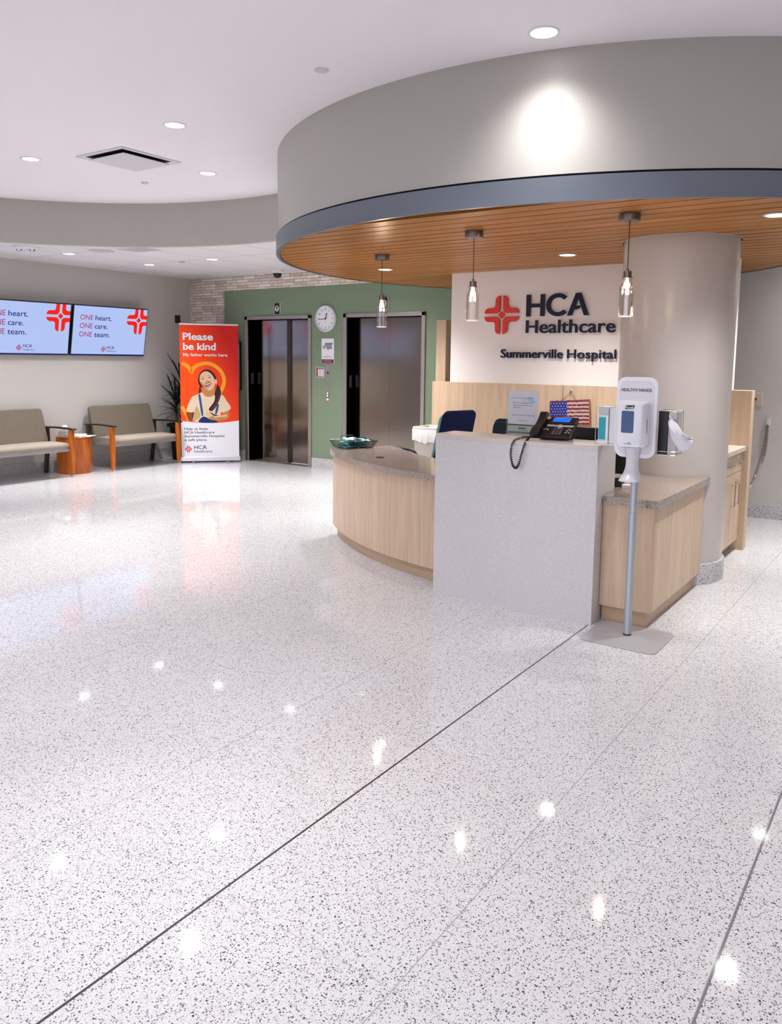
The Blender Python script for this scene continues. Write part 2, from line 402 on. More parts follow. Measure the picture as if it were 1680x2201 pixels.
br.inputs['Color1'].default_value = (.88, .79, .70, 1); br.inputs['Color2'].default_value = (.54, .45, .37, 1); br.inputs['Mortar'].default_value = (.12, .09, .07, 1)
L.new(cb.outputs[0], br.inputs['Vector'])
ns = N.new('ShaderNodeTexNoise'); ns.inputs['Scale'].default_value = 22; ns.inputs['Detail'].default_value = 4; L.new(t_.outputs['Object'], ns.inputs['Vector'])
mi = N.new('ShaderNodeMix'); mi.data_type = 'RGBA'; mi.blend_type = 'OVERLAY'; mi.inputs[0].default_value = .35; L.new(br.outputs['Color'], mi.inputs[6]); L.new(ns.outputs['Fac'], mi.inputs[7]); L.new(mi.outputs[2], p_.inputs['Base Color'])
bp = N.new('ShaderNodeBump'); bp.inputs['Strength'].default_value = .8; bp.inputs['Distance'].default_value = .012; L.new(br.outputs['Color'], bp.inputs['Height']); L.new(bp.outputs[0], p_.inputs['Normal'])
b = MB().box((XB-.03, 9.184, 0), (XB, YL, ZL), m_s).box((XB-.03, 4.9, 2.58), (XB, 9.184, ZL), m_s); struct(b.build('wall_back_stone'))
struct(MB().box((-6, -6.15, 0), (9, -6, ZU), M_wall).build('wall_right'))
# baseboards
b = MB(); b.box((-6, YL-.015, 0), (XB-.03, YL, .15), M_base); struct(b.build('baseboard_left'))
b = MB()
for (y0, y1) in ((8.77, 9.18), (6.86, 7.43), (-6, 5.52)): b.box((XB-.015, y0, 0), (XB, y1, .145), M_base)
struct(b.build('baseboard_back'))
# column with its base
KX, KY, KR = 6.04, 1.645, .398
struct(MB().lathe([(KR, .15), (KR, ZW+.02)], M_colm, (KX, KY, 0), 64).build('column', smooth=40))
struct(MB().lathe([(KR+.018, 0), (KR+.018, .145), (KR+.012, .15), (KR-.01, .15)], M_base, (KX, KY, 0), 64, cap=False).build('baseboard_column', smooth=40))
struct(MB().lathe([(KR+.012, -.004), (KR+.014, 0), (KR, 0)], M_gp, (KX, KY, ZW), 64, cap=False).build('trim_3'))
# sign wall, wainscot and the side screen
struct(MB().box((7.125, 1.475, 1.345), (7.26, 4.20, ZW+.02), M_white).build('wall_sign'))
b = MB().box((7.10, 1.295, 0), (7.21, 2.947, 1.345), M_maple).box((7.10, 2.952, 0), (7.21, 4.40, 1.345), M_maple).box((7.11, 2.945, 0), (7.2, 2.955, 1.343), M_blackm)
struct(b.build('wall_wainscot', bevel=.002))
struct(MB().box((7.27, 4.345, 0), (XB, 4.465, 1.985), M_maple).build('wall_screen', bevel=.002))

# lift doors
def lift(name, y0, y1, split):
    f = MB(); t = .055
    f.box((XB-.022, y0-t, 0), (XB+.17, y0, EH+.05), M_steelf).box((XB-.022, y1, 0), (XB+.17, y1+t, EH+.05), M_steelf).box((XB-.022, y0-t, EH), (XB+.17, y1+t, EH+.05), M_steelf)
    root = struct(f.build(name, bevel=.003))
    xs = XB+.155
    if split:
        MB().box((xs, split+.012, .004), (xs+.03, y1, EH), M_steel).build('sliding_panel', root)
        MB().box((xs+.03, y0, .004), (xs+.06, split+.03, EH), M_steel).build('sliding_panel', root)
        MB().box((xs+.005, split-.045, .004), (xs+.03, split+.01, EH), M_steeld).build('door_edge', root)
    else:
        MB().box((xs, (y0+y1)/2+.002, .004), (xs+.03, y1, EH), M_steel).build('sliding_panel', root)
        MB().box((xs, y0, .004), (xs+.03, (y0+y1)/2, EH), M_steel).build('sliding_panel', root)
    MB().box((XB+.05, y1-.004, 1.17), (XB+.11, y1-.001, 1.34), M_black).build('floor_plate', root)
    MB().box((XB, y0, -.002), (XB+.17, y1, .003), M_steelf).build('sill_plate', root)
    return root
lift('door_1', *EL[0], 8.03); lift('door_2', *EL[1], None)

# ================================================================ lamps
def make_downlight(loc, label, group, power, size, blend, r=.083, beam=None):
    t = thing('downlight', loc, label, 'ceiling light', group)
    MB().lathe([(r*.78, -.001), (r*.84, -.006), (r, -.004), (r, 0), (r*.78, 0)], M_wp, seg=40, cap=False).build('trim_ring', t, smooth=40)
    MB().lathe([(0.0, -.0022), (r*.8, -.0022)], M_lens, seg=40, cap=False).build('lens', t)
    spot(t, power, -.012, size, blend, beam); return t
G1, G2, G3 = 'downlights in the high ceiling', 'downlights in the low ceiling', 'downlights in the wooden canopy'
d0 = make_downlight((3.96, 1.82, ZU), 'round white ceiling downlight closest to the curved drum, washing it with light', G1, DOWN_W*.34, R(140), .8, beam=3.2)
d0 = make_downlight((4.03, 4.73, ZU), 'round white ceiling downlight nearer the camera than the square air diffuser', G1, DOWN_W, R(130), .6)
for loc, lb in (((4.03, 6.58, ZU), 'round white ceiling downlight at the far left, left of the square air diffuser'),
                ((5.21, 5.68, ZU), 'round white ceiling downlight to the right of the square air diffuser, before the soffit')): dup(d0, loc, lb)
for loc in ((1.6, 1.9, ZU), (1.6, 4.7, ZU), (1.6, 6.6, ZU), (3.0, -.9, ZU), (5.2, -1.6, ZU), (.2, -.9, ZU), (-1.2, 2.6, ZU), (-1.2, 5.6, ZU), (7.4, -1.4, ZU), (8.25, .6, ZU)):  # the last is an unseen lamp added to brighten the right wall
    dup(d0, loc, 'round white ceiling downlight out of the picture, unseen')
d1 = make_downlight((5.83, 8.79, ZL), 'round low ceiling downlight above the left television', G2, LOW_W, R(130), .6)
for loc, lb in (((7.07, 8.86, ZL), 'round low ceiling downlight above the right end of the televisions'), ((7.08, 7.66, ZL), 'round low ceiling downlight nearest the dome camera'),
                ((7.1, 6.4, ZL), 'round low ceiling downlight hidden behind the canopy, before the lifts'), ((8.0, 5.9, ZL), 'round low ceiling downlight hidden behind the canopy, beside the right lift'), ((4.6, 9.2, ZL), 'round low ceiling downlight out of the picture, over the left bench')): dup(d1, loc, lb)
d2 = make_downlight((6.32, 2.63, ZW), 'round downlight in the wooden canopy, above the wall lettering', G3, WOOD_W, R(130), .6, .075)
for loc, lb in (((6.47, 4.57, ZW), 'round downlight in the wooden canopy behind the leftmost pendant'),                 ((5.2, 3.6, ZW), 'round canopy downlight over the curved desk')):
    if 'curved desk' in lb: continue
    dup(d2, loc, lb)
d3 = make_downlight((5.24, .885, ZW), 'round downlight in the wooden canopy cut by the right picture edge', G3, WOOD_W*.62, R(130), .6, .075)
dup(d3, (7.05, 1.0, ZW), 'round downlight in the wooden canopy out of the picture, right of the column')

M_glass = glass('clear glass', (.97, .95, .92), .05)
M_bulb = emat('warm bulb', (1., .82, .58), 30.)
def make_pendant(loc, label):
    t = thing('pendant_lamp', loc, label, 'pendant lamp', 'glass pendants under the wooden canopy')
    MB().lathe([(.06, -.045), (.063, -.04), (.063, 0)], M_bronze, seg=32).build('ceiling_rose', t, smooth=40)
    MB().tube([(0, 0, -.045), (0, 0, -.32)], .0022, M_blackm, 6).build('cord', t)
    MB().lathe([(.030, -.375), (.030, -.369), (.024, -.368), (.024, -.335), (.008, -.334), (.008, -.318), (.003, -.316)], M_bronze, seg=24).build('socket', t, smooth=40)
    g = MB(); hx = .043
    prof = [(.029, -.372), (.029, -.405), (.033, -.412), (hx, -.418), (hx, -.60), (hx-.006, -.60), (hx-.006, -.424), (.025, -.41), (.025, -.378)]
    g.lathe(prof, M_glass, seg=12, cap=False); g.build('glass_shade', t, smooth=25)
    g = MB().lathe([(hx-.007, -.601), (hx, -.601), (hx, -.594), (hx-.007, -.594), (hx-.007, -.601)], mat('glass rim painted glow', (.9, .88, .85), .2, emit=(1, .93, .85), estr=.15), seg=24, cap=False); g.build('glass_rim', t, smooth=40)  # rim is no lamp; the bulb's light on it is a faint emission
    MB().lathe([(0, -.437), (.012, -.433), (.018, -.42), (.018, -.41), (.009, -.397), (.007, -.38), (0, -.378)], M_bulb, seg=16, cap=False).build('bulb', t, smooth=60)
    l = bpy.data.lights.new('bulb_light', 'POINT'); l.energy = 1.6; l.color = (1, .8, .58); l.shadow_soft_size = .016
    o = bpy.data.objects.new('bulb_light', l); COL.objects.link(o); o.parent = t; o.location = (0, 0, -.45); return t
p0 = make_pendant((5.571, 3.969, ZW), 'clear glass pendant hanging in front of the right lift')
dup(p0, (4.871, 2.704, ZW), 'clear glass pendant hanging left of the red wall emblem'); dup(p0, (4.766, 1.601, ZW), 'clear glass pendant hanging in front of the column edge')

# ================================================================ ceiling fittings
t = thing('air_diffuser', (4.49, 5.86, ZU), 'large square white air diffuser in the high ceiling', 'air vent')
h = .305
b = MB()
for r_, z_, r2_, z2_ in ((h, 0, h, -.010), (h, -.010, h-.035, -.010), (h-.035, -.010, h-.055, -.001)):
    q = [(r_*a, r_*c, z_) for a, c in ((-1, -1), (1, -1), (1, 1), (-1, 1))]+[(r2_*a, r2_*c, z2_) for a, c in ((-1, -1), (1, -1), (1, 1), (-1, 1))]
    b.add(q, [(i, (i+1) % 4, 4+(i+1) % 4, 4+i) for i in range(4)], mat('diffuser enamel', (.74, .71, .75), .4))
b.box((-h+.03, -h+.03, -.0015), (h-.03, h-.03, -.0008), M_blackm); b.build('frame', t)  # black sheet stands in for the shade between frame and centre plate
MB().box((-h+.075, -h+.075, -.030), (h-.075, h-.075, -.022), mat('diffuser enamel', (.74, .71, .75), .4)).build('centre_plate', t, bevel=.003)
def disc(name, loc, r, hgt, mt, label, cat, group=None):
    o = MB().lathe([(0, -hgt), (r*.93, -hgt), (r, -hgt*.5), (r, 0)], mt, seg=32, cap=False).build(name, smooth=40); o.location = loc; return tag(o, label, cat, group)
M_cap = mat('off white cap', (.68, .65, .68), .5)
disc('sprinkler_cover', (3.752, 3.12, ZU), .042, .008, M_cap, 'small round sprinkler cover in the high ceiling beside the drum', 'sprinkler cover', 'sprinkler covers')
disc('sprinkler_cover', (5.155, 6.50, ZU), .035, .012, M_cap, 'small round sprinkler cover beyond the square air diffuser', 'sprinkler cover', 'sprinkler covers')
disc('sprinkler_cover', (7.08, 8.22, ZL), .04, .008, mat('grey cap', (.45, .43, .44), .5), 'small grey sprinkler cover between the low ceiling downlights', 'sprinkler cover', 'sprinkler covers')
disc('ceiling_speaker', (5.87, 8.2, ZL), .15, .006, mat('perforated grille', (.56, .54, .57), .6, bump=(900, .5)), 'round grey speaker grille in the low ceiling', 'speaker')
t = thing('emergency_light', (5.2, 8.66, ZL), 'round twin-lamp emergency light at the far left of the low ceiling', 'emergency light')
MB().lathe([(0, -.03), (.10, -.03), (.14, -.018), (.14, 0)], M_wp, seg=32, cap=False).build('housing', t, smooth=40)
for s_ in (-1, 1): MB().lathe([(0, -.055), (.028, -.05), (.034, -.03)], M_chrome, (.05*s_, -.05*s_, 0), seg=20, cap=False).build('lamp_head', t, smooth=40)
t = thing('return_grille', (6.02, 7.72, ZL), 'flat square vent in the low ceiling at the soffit edge', 'air vent')
MB().box((-.15, -.2, -.006), (.15, .2, 0), M_cap).build('frame', t)
MB().box((-.12, -.17, -.008), (.12, .17, -.006), M_gp).build('grille', t)
t = thing('security_camera', (8.38, 7.76, ZL), 'black and white dome security camera under the low ceiling', 'camera')
MB().lathe([(.07, -.05), (.085, -.04), (.085, 0)], M_wp, seg=32).build('housing', t, smooth=40)
MB().lathe([(0, -.115), (.03, -.11), (.052, -.09), (.06, -.06), (.06, -.045)], M_black, seg=32, cap=False).build('dome', t, smooth=60)

# ================================================================ emblem used on the sign, screens and banner
def quarter(sx_, sy_):
    k = .085; o_ = .36
    P = [(-k, 1.0), (-k, .30), (-.13, .19), (-.19, .13), (-.30, k), (-1.0, k), (-.99, .16), (-.95, .25), (-.88, .32), (-.78, .355), (-.52, .36), (-.43, .385), (-.385, .43), (-.36, .52), (-.355, .78), (-.32, .88), (-.25, .95), (-.16, .99)]
    return [(x*sx_, y*sy_) for x, y in P]
DIAM = [(0, .2), (.2, 0), (0, -.2), (-.2, 0)]
def clip(poly, ax, lim, keep_less=True):
    out = []; n = len(poly); ins = (lambda p: p[ax] <= lim) if keep_less else (lambda p: p[ax] >= lim)
    for i in range(n):
        a, c = poly[i], poly[(i+1) % n]
        if ins(a): out.append(a)
        if ins(a) != ins(c):
            k = (lim-a[ax])/(c[ax]-a[ax]); out.append(tuple(a[j]+(c[j]-a[j])*k for j in (0, 1)))
    return out
def emblem(b, mt, frame, cx, cy, r, z=.0005, depth=0., cx1=None, cy1=None):
    for q in [quarter(1, 1), quarter(-1, 1), quarter(1, -1), quarter(-1, -1), DIAM]:
        q = [(cx+x*r, cy+y*r) for x, y in q]
        if cx1 is not None: q = clip(q, 0, cx1)
        if cy1 is not None: q = clip(q, 1, cy1)
        if len(q) < 3: continue
        if depth: b.prism(q, z, z+depth, mt, frame=frame)
        else: b.sheet(q, mt, frame, z)

def hca(b, mt, frame, cap, width, z=.0005, depth=0., stroke=.185):
    o, fx, fy = [Vector(q) for q in frame]; k = width/2.76; q = stroke
    def put(poly):
        poly = [(x*k, y*cap) for x, y in poly]
        if depth: b.prism(poly, z, z+depth, mt, frame=(o, fx, fy))
        else: b.sheet(poly, mt, (o, fx, fy), z)
    put([(0, 0), (q, 0), (q, .41), (.64, .41), (.64, 0), (.64+q, 0), (.64+q, 1), (.64, 1), (.64, .58), (q, .58), (q, 1), (0, 1)])
    ro, ri = .52, .52-q; cx_, cy_ = 1.42, .5
    put([(cx_+ro*cos(a), cy_+ro*sin(a)) for a in [R(42+276*i/36) for i in range(37)]]+[(cx_+ri*cos(a), cy_+ri*sin(a)) for a in [R(318-276*i/36) for i in range(37)]])
    put([(2.19, 1), (2.41, 1), (2.76, 0), (2.56, 0), (2.30, .77), (2.115, .25), (2.16, .275), (2.24, .30), (2.32, .325), (2.37, .37), (2.385, .435), (2.16, .435), (2.10, .40), (2.02, .0), (1.83, 0)][:5]+[(2.30, .79), (2.185, .43), (2.395, .43), (2.375, .35), (2.31, .29), (2.22, .265), (2.125, .255), (2.035, 0), (1.84, 0)])

# wall sign
t = thing('wall_sign', (7.125, 3.13, 1.9), 'red emblem with dark hospital lettering mounted on the pale wall', 'sign')
F = ((0, 0, 0), (0, -1, 0), (0, 0, 1))     # reading direction runs towards -Y
SG = lambda Y, Z: (3.13-Y, Z-1.9)
b = MB(); cx_, cy_ = SG(3.618, 2.013); emblem(b, M_red, F, cx_, cy_, .187, .012, .016); b.build('emblem', t, bevel=.002)
b = MB(); x_, y_ = SG(3.354, 1.992); hca(b, M_lnavy, ((0, -x_, y_), (0, -1, 0), (0, 0, 1)), .205, .625, .012, .016); b.build('large_lettering', t)
b = MB(); x_, y_ = SG(3.353, 1.835); b.text('Healthcare', M_lnavy, ((0, -x_, y_), (0, -1, 0), (0, 0, 1)), .120, .878, bold=.006, z=.02, depth=.02); b.build('middle_lettering', t)
x_, y_ = SG(3.613, 1.597)
for wd_, du, wdt in (('Summerville', 0, .645), ('Hospital', .690, .465)): MB().text(wd_, M_lnavy, ((0, -x_-du, y_), (0, -1, 0), (0, 0, 1)), .082, wdt, bold=.006, z=.02, depth=.02).build('small_lettering', t)

# ================================================================ televisions
M_scr = emat('screen sky blue', (.47, .585, .96), .95); M_scr2 = emat('screen blue deep', (.05, .07, .62), .35)
M_sr = emat('screen red', (.95, .02, .008), .95); M_sn = emat('screen navy', (.012, .02, .22), .8); M_sm = emat('screen magenta', (.50, .035, .17), .8)
def make_tv(loc, label):
    t = thing('television', loc, label, 'television', 'televisions on the left wall')
    tl = R(10.5); fy = Vector((0, sin(tl)*-1, cos(tl))); fx = Vector((1, 0, 0)); hw, hh = .612, .350
    o_ = Vector((0, -.128, 0)); nrm = fx.cross(fy)
    fr = (o_, fx, fy)
    MB().prism([(-hw, -hh), (hw, -hh), (hw, hh), (-hw, hh)], -.045, 0, M_black, frame=fr).build('casing', t, bevel=.004)
    b = MB(); sw, sh = hw-.010, hh-.012
    b.sheet([(-sw, -sh+.012), (sw, -sh+.012), (sw, sh), (-sw, sh)], M_scr, fr, .0012); b.sheet([(-sw, -sh), (sw, -sh), (sw, -sh+.012), (-sw, -sh+.012)], M_scr2, fr, .0012)
    P = lambda x, y: o_+fx*x+fy*y
    for i, wd in enumerate(('heart.', 'care.', 'team.')):
        y = .150-i*.117
        b.text('ONE', M_sm, (P(-.50, y), fx, fy), .068, .20, z=.002, bold=.004); b.text(wd, M_sn, (P(-.265, y), fx, fy), .068, (.265, .21, .255)[i], z=.002, bold=.008)
    emblem(b, M_sr, fr, .46, .178, .205, .002, cx1=sw, cy1=sh)
    emblem(b, M_sm, fr, -.10, -.255, .04, .002); hca(b, M_sn, (P(-.045, -.25), fx, fy), .040, .125, .002, 0, .15); b.text('Healthcare', M_sn, (P(-.045, -.29), fx, fy), .022, .165, z=.002, bold=.004)
    b.build('screen', t)
    MB().box((-.25, -.07, -.16), (.25, -.001, .02), M_black).build('wall_bracket', t)
    return t
tv = make_tv((7.12, YL, 1.915), 'wall television nearer the corner, showing red emblem on blue')
dup(tv, (5.862, YL, 1.915), 'wall television at the left picture edge, showing red emblem on blue')
for x_ in (4.604, 3.346): dup(tv, (x_, YL, 1.915), 'wall television out of the picture, mirrored in the steel lift doors')
t = tag(MB().box((-.035, -.05, -.06), (.035, 0, .06), M_black).build('wall_sensor', bevel=.004), 'small black box on the left wall beside the stone corner', 'sensor'); t.location = (8.42, YL, 2.15)

# ================================================================ benches
def make_bench(loc, label):
    t = thing('bench', loc, label, 'bench', 'upholstered waiting benches'); hw = .567
    # local: x along the wall, y 0 at front legs, + towards the wall
    b = MB(); n = 24; fr = []; bk = []
    prof = lambda k: .035+.02*(1-(2*k-1)**4)      # slight bow of the seat front
    pts = []
    for i in range(n+1):
        k = i/n; x_ = -hw+.035+(2*hw-.07)*k; edge = (1-(2*k-1)**6)
        pts.append((x_, .02-.045*edge, .37+.0*k, .455-.012*(1-edge)))
    vs = []; fs = []
    for (x_, yf, zb, zt) in pts:
        vs += [(x_, yf+.02, zb), (x_, yf, zb+.03), (x_, yf, zt-.03), (x_, yf+.03, zt), (x_, .30, zt+.004), (x_, .54, zt-.02), (x_, .54, zb)]
    m_ = 7
    for i in range(n):
        for j in range(m_):
            k = (j+1) % m_; fs.append((i*m_+j, (i+1)*m_+j, (i+1)*m_+k, i*m_+k))
    fs += [tuple(range(m_))[::-1][::-1], tuple(n*m_+j for j in range(m_))[::-1]]
    b.add(vs, fs, M_taupel); b.build('seat', t, smooth=45)
    MB().box((-hw+.03, .02, .335), (hw-.03, .52, .37), mat('bench rail metal', (.42, .40, .41), .35, metal=.7)).build('seat_rail', t, bevel=.004)
    # backrest: rounded slab leaning back
    b = MB(); lean = .24; ex = .515
    outl = []
    for i in range(9): a = pi/2*i/8; outl.append((ex-.05+.05*sin(a), .46-.05+.05*cos(a)))
    outl = [(-x_, z_) for x_, z_ in outl[::-1]][:]+outl
    outl = [(-ex-.02, 0)]+[(x_*1., z_) for x_, z_ in sorted(outl, key=lambda q: q[0])]+[(ex+.02, 0)]
    fyv = Vector((0, lean, 1)).normalized()
    b.prism(outl, -.045, .03, M_taupe, frame=((0, .50, .42), (1, 0, 0), fyv)); b.build('backrest', t, bevel=.018)
    for s_ in (-1, 1):
        # tapered front leg with metal foot
        x_ = s_*hw; lg = MB(); vs = []
        for z_, hx_, y0, y1 in ((.025, .021, -.012, .03), (.30, .027, -.018, .042), (.612, .026, -.012, .05)):
            vs += [(x_-hx_, y0, z_), (x_+hx_, y0, z_), (x_+hx_, y1, z_), (x_-hx_, y1, z_)]
        fs = [(3, 2, 1, 0), (8, 9, 10, 11)]+[(4*j+i, 4*j+(i+1) % 4, 4*j+4+(i+1) % 4, 4*j+4+i) for j in range(2) for i in range(4)]
        lg.add(vs, fs, M_cherry); o_ = lg.build('leg', t, bevel=.005); 
        f_ = MB().box((x_-.02, -.011, 0), (x_+.02, .029, .026), M_chrome).build('foot_cap', o_)
        lg = MB(); vs = []
        for z_, y0 in ((.0, .60), (.40, .53), (.62, .53)): vs += [(x_-.02, y0, z_), (x_+.02, y0, z_), (x_+.02, y0+.05, z_), (x_-.02, y0+.05, z_)]
        lg.add(vs, fs, mat('dark rear leg', (.05, .022, .012), .4)); lg.build('leg', t, bevel=.004)  # rear legs are darker than the front ones
        a_ = MB(); P = [(-.06, .612), (-.055, .630), (.0, .634), (.30, .640), (.58, .628), (.62, .618), (.60, .606), (.3, .618), (0, .612)]
        a_.prism([(y, z) for y, z in P], x_-.03, x_+.03, M_black, frame=((0, 0, 0), (0, 1, 0), (0, 0, 1))); a_.build('armrest', t, bevel=.006)
    return t
YB_ = 9.225
be = make_bench((7.255, YB_, 0), 'taupe upholstered bench between the drum table and the red banner')
dup(be, (5.507, YB_, 0), 'taupe upholstered bench cut by the left picture edge')
t = thing('side_table', (6.335, 9.585, 0), 'round orange-brown wooden drum table between the two benches', 'side table')
MB().lathe([(.222, 0), (.225, .004), (.225, .468), (.218, .472)], M_cherry, seg=56).build('drum_body', t, smooth=40)
MB().lathe([(.225, .472), (.228, .476), (.228, .488), (.222, .494)], M_cherry, seg=56).build('table_top', t, smooth=40)
def paper(name, loc, w_, d_, h_, rz, mt, label, cat, group=None):
    o = MB().box((-w_/2, -d_/2, 0), (w_/2, d_/2, h_), mt).build(name, bevel=min(.002, h_/3)); o.location = loc; o.rotation_euler = (0, 0, rz); return tag(o, label, cat, group)
paper('magazine', (6.40, 9.47, .494), .21, .27, .006, .5, mat('pale blue cover', (.62, .68, .82), .3), 'pale blue magazine flat at the near edge of the drum table', 'magazine', 'magazines on the drum table')
paper('magazine', (6.42, 9.60, .494), .2, .26, .005, -.6, M_paper, 'white magazine lying across the back of the drum table', 'magazine', 'magazines on the drum table').location.z = .5002
t = thing('tissue_box', (6.235, 9.635, .4945), 'small grey tissue box with a white tissue, on the drum table', 'tissue box', rz=.35)
MB().box((-.058, -.058, 0), (.058, .058, .075), mat('grey patterned card', (.38, .36, .34), .6, noise=(40, .4))).build('box', t, bevel=.003)
b = MB(); vs = []; 
for j, (r_, z_) in enumerate(((.02, .073), (.034, .095), (.045, .115), (.016, .135))):
    for i in range(10): a = 2*pi*i/10; q = r_*(1+.35*((i*7+j*3) % 5-2)/2*.5); vs.append((q*cos(a), q*.6*sin(a), z_+.006*((i*3+j) % 4)))
b.add(vs, [(j*10+i, j*10+(i+1) % 10, j*10+10+(i+1) % 10, j*10+10+i) for j in range(3) for i in range(10)]+[tuple(30+i for i in range(10))], M_paper); b.build('tissue', t, smooth=60)
paper('brochure', (6.20, 9.50, .4945), .10, .21, .004, 1.2, mat('slate brochure', (.10, .13, .2), .35), 'dark blue brochure beside the grey tissue box', 'brochure')

# ================================================================ potted plant in the corner
M_leaf = mat('dark glossy leaf', (.006, .012, .007), .3, spec=.5, noise=(14, .5)); M_soil = mat('dark soil', (.02, .014, .01), .9)
t = thing('potted_plant', (8.20, 9.58, 0), 'dark strap-leaved plant in a tall black pot behind the banner', 'plant')
MB().lathe([(.15, 0), (.155, .01), (.19, .50), (.235, .51), (.235, .55), (.20, .55), (.19, .52)], M_blackm, seg=40, cap=False).build('pot', t, smooth=40)
MB().lathe([(0, .515), (.19, .515)], M_soil, seg=24, cap=False).build('soil', t)
def blade(b, base, az, ln, rise, droop, wd):
    n = 10; vs = []; d = Vector((cos(az), sin(az), 0)); s_ = Vector((-sin(az), cos(az), 0))
    for i in range(n+1):
        k = i/n; p = Vector(base)+d*ln*(k**1.15)*.85+Vector((0, 0, rise*k-droop*k*k)); hw_ = wd*(.35+1.3*k)*(1-k)**.55*1.1+.0008
        vs += [p+s_*hw_+Vector((0, 0, hw_*.35)), p, p-s_*hw_+Vector((0, 0, hw_*.35))]
    b.add(vs, [(3*i+j, 3*i+3+j, 3*i+4+j, 3*i+1+j) for i in range(n) for j in (0, 1)], M_leaf)
for k, (x_, y_, h_) in enumerate(((0, 0, .72), (.07, -.05, .52), (-.07, .05, .40))):
    MB().tube([(x_, y_, .51), (x_*1.2, y_*1.2, .51+h_*.5), (x_*1.1, y_, .51+h_)], [.022, .018, .015], mat('plant cane', (.12, .09, .05), .8), 8).build('stem', t, smooth=60)
    b = MB(); rr = random.Random(k+3)
    for i in range(30):
        a = i*2.399+k; u = i/30; ln = .40-.12*u
        z_ = .51+h_*(.35+.65*u)
        dx, dy = cos(a), sin(a); lim = ln
        if dy > 0: lim = min(lim, (.30-y_)/max(dy, .05))
        if dx > 0: lim = min(lim, (.46-x_)/max(dx, .05))
        if dx > -.3 and dy < -.2: lim = min(lim, .30)
        blade(b, (x_*1.1, y_, z_), a, lim, .14+.42*u*rr.uniform(.7, 1.05), .22*(1-u*.8)*rr.uniform(.6, 1.3), .021)
    o = b.build('foliage', t, smooth=60)

# ================================================================ roll-up banner
BA, BB = Vector((7.905, 9.28, 0)), Vector((8.535, 8.695, 0)); bd = (BB-BA).normalized(); BW = (BB-BA).length
t = thing('rollup_banner', ((BA+BB)/2), 'red and white roll-up banner with a laughing girl, before the corner', 'banner', rz=atan2(bd.y, bd.x))
# local frame: x to the reader's right, -y towards the reader
MB().box((-BW/2-.01, -.045, .02), (BW/2+.01, .045, .085), mat('aluminium', (.62, .62, .66), .3, metal=.8)).build('base', t, bevel=.008)
for x_ in (-.25, .25): MB().box((x_-.022, -.10, 0), (x_+.022, .10, .022), mat('dark aluminium', (.2, .2, .22), .4, metal=.8)).build('foot', t, bevel=.004)
MB().box((-BW/2+.005, -.012, 2.035), (BW/2-.005, .012, 2.06), mat('aluminium', (.62, .62, .66), .3)).build('top_rail', t, bevel=.004)
MB().tube([(0, .03, .08), (0, .03, 2.04)], .01, M_gp, 8).build('support_pole', t)
SW, V0, V1 = .845, .083, 2.036
m_red = mat('banner red print', (.75, .04, .01), .5, spec=.3)
N = m_red.node_tree.nodes; L = m_red.node_tree.links; t_ = N.new('ShaderNodeTexCoord'); sp = N.new('ShaderNodeSeparateXYZ'); L.new(t_.outputs['Object'], sp.inputs[0])
q1 = N.new('ShaderNodeMath'); q1.operation = 'MULTIPLY_ADD'; q1.inputs[1].default_value = -1.0; q1.inputs[2].default_value = .55; L.new(sp.outputs[0], q1.inputs[0])
q2 = N.new('ShaderNodeMath'); q2.operation = 'MULTIPLY_ADD'; q2.inputs[1].default_value = -.45; L.new(sp.outputs[2], q2.inputs[0]); L.new(q1.outputs[0], q2.inputs[2])
q3 = N.new('ShaderNodeMath'); q3.operation = 'ADD'; q3.inputs[1].default_value = .62; L.new(q2.outputs[0], q3.inputs[0])
r_ = N.new('ShaderNodeValToRGB'); r_.color_ramp.elements[0].position = .1; r_.color_ramp.elements[0].color = (.60, .008, .004, 1); r_.color_ramp.elements[1].position = .85; r_.color_ramp.elements[1].color = (1., .075, .0, 1)
L.new(q3.outputs[0], r_.inputs[0]); L.new(r_.outputs[0], N['Principled BSDF'].inputs['Base Color'])
def ink(n, c): return mat('print '+n, c, .5, spec=.3)
I = dict(white=ink('white', (.80, .79, .84)), orange=ink('orange', (.90, .33, .012)), hair=ink('dark hair', (.030, .009, .008)), hair2=ink('brown hair', (.12, .022, .014)), skin=ink('skin', (.72, .47, .30)), skin2=ink('skin warm', (.52, .23, .07)), skin3=ink('skin deep', (.25, .06, .015)), shirt=ink('cream', (.74, .60, .42)), shirt2=ink('sand', (.56, .37, .16)), blue=ink('denim', (.012, .075, .26)), navy=ink('deep denim', (.006, .018, .13)), lip=ink('lip', (.62, .20, .16)), dark=ink('dark line', (.05, .018, .012)), text=ink('slate letters', (.035, .035, .07)))
FB = (Vector((-SW/2, -.004, 0)), Vector((1, 0, 0)), Vector((0, 0, 1)))
g6 = lambda x, y: ((x-(105+(y-165)*.0214))/805*SW, V1-(y-165)/1865*(V1-V0))
g7 = lambda x, y: g6(.462*x+129, .462*y+647)
b = MB(); b.prism([(0, V0), (SW, V0), (SW, V1), (0, V1)], -.001, 0, m_red, frame=FB)
def pic(pts, k, z): 
    q = [g7(*p) for p in pts]; q = clip(q, 0, .001, False); b.sheet(smooth_poly(q), I[k], FB, z)
def smooth_poly(q):
    for _ in range(2):
        o_ = []; n_ = len(q)
        for i in range(n_):
            a, c = q[i], q[(i+1) % n_]; o_ += [(a[0]*.75+c[0]*.25, a[1]*.75+c[1]*.25), (a[0]*.25+c[0]*.75, a[1]*.25+c[1]*.75)]
        q = o_
    return q
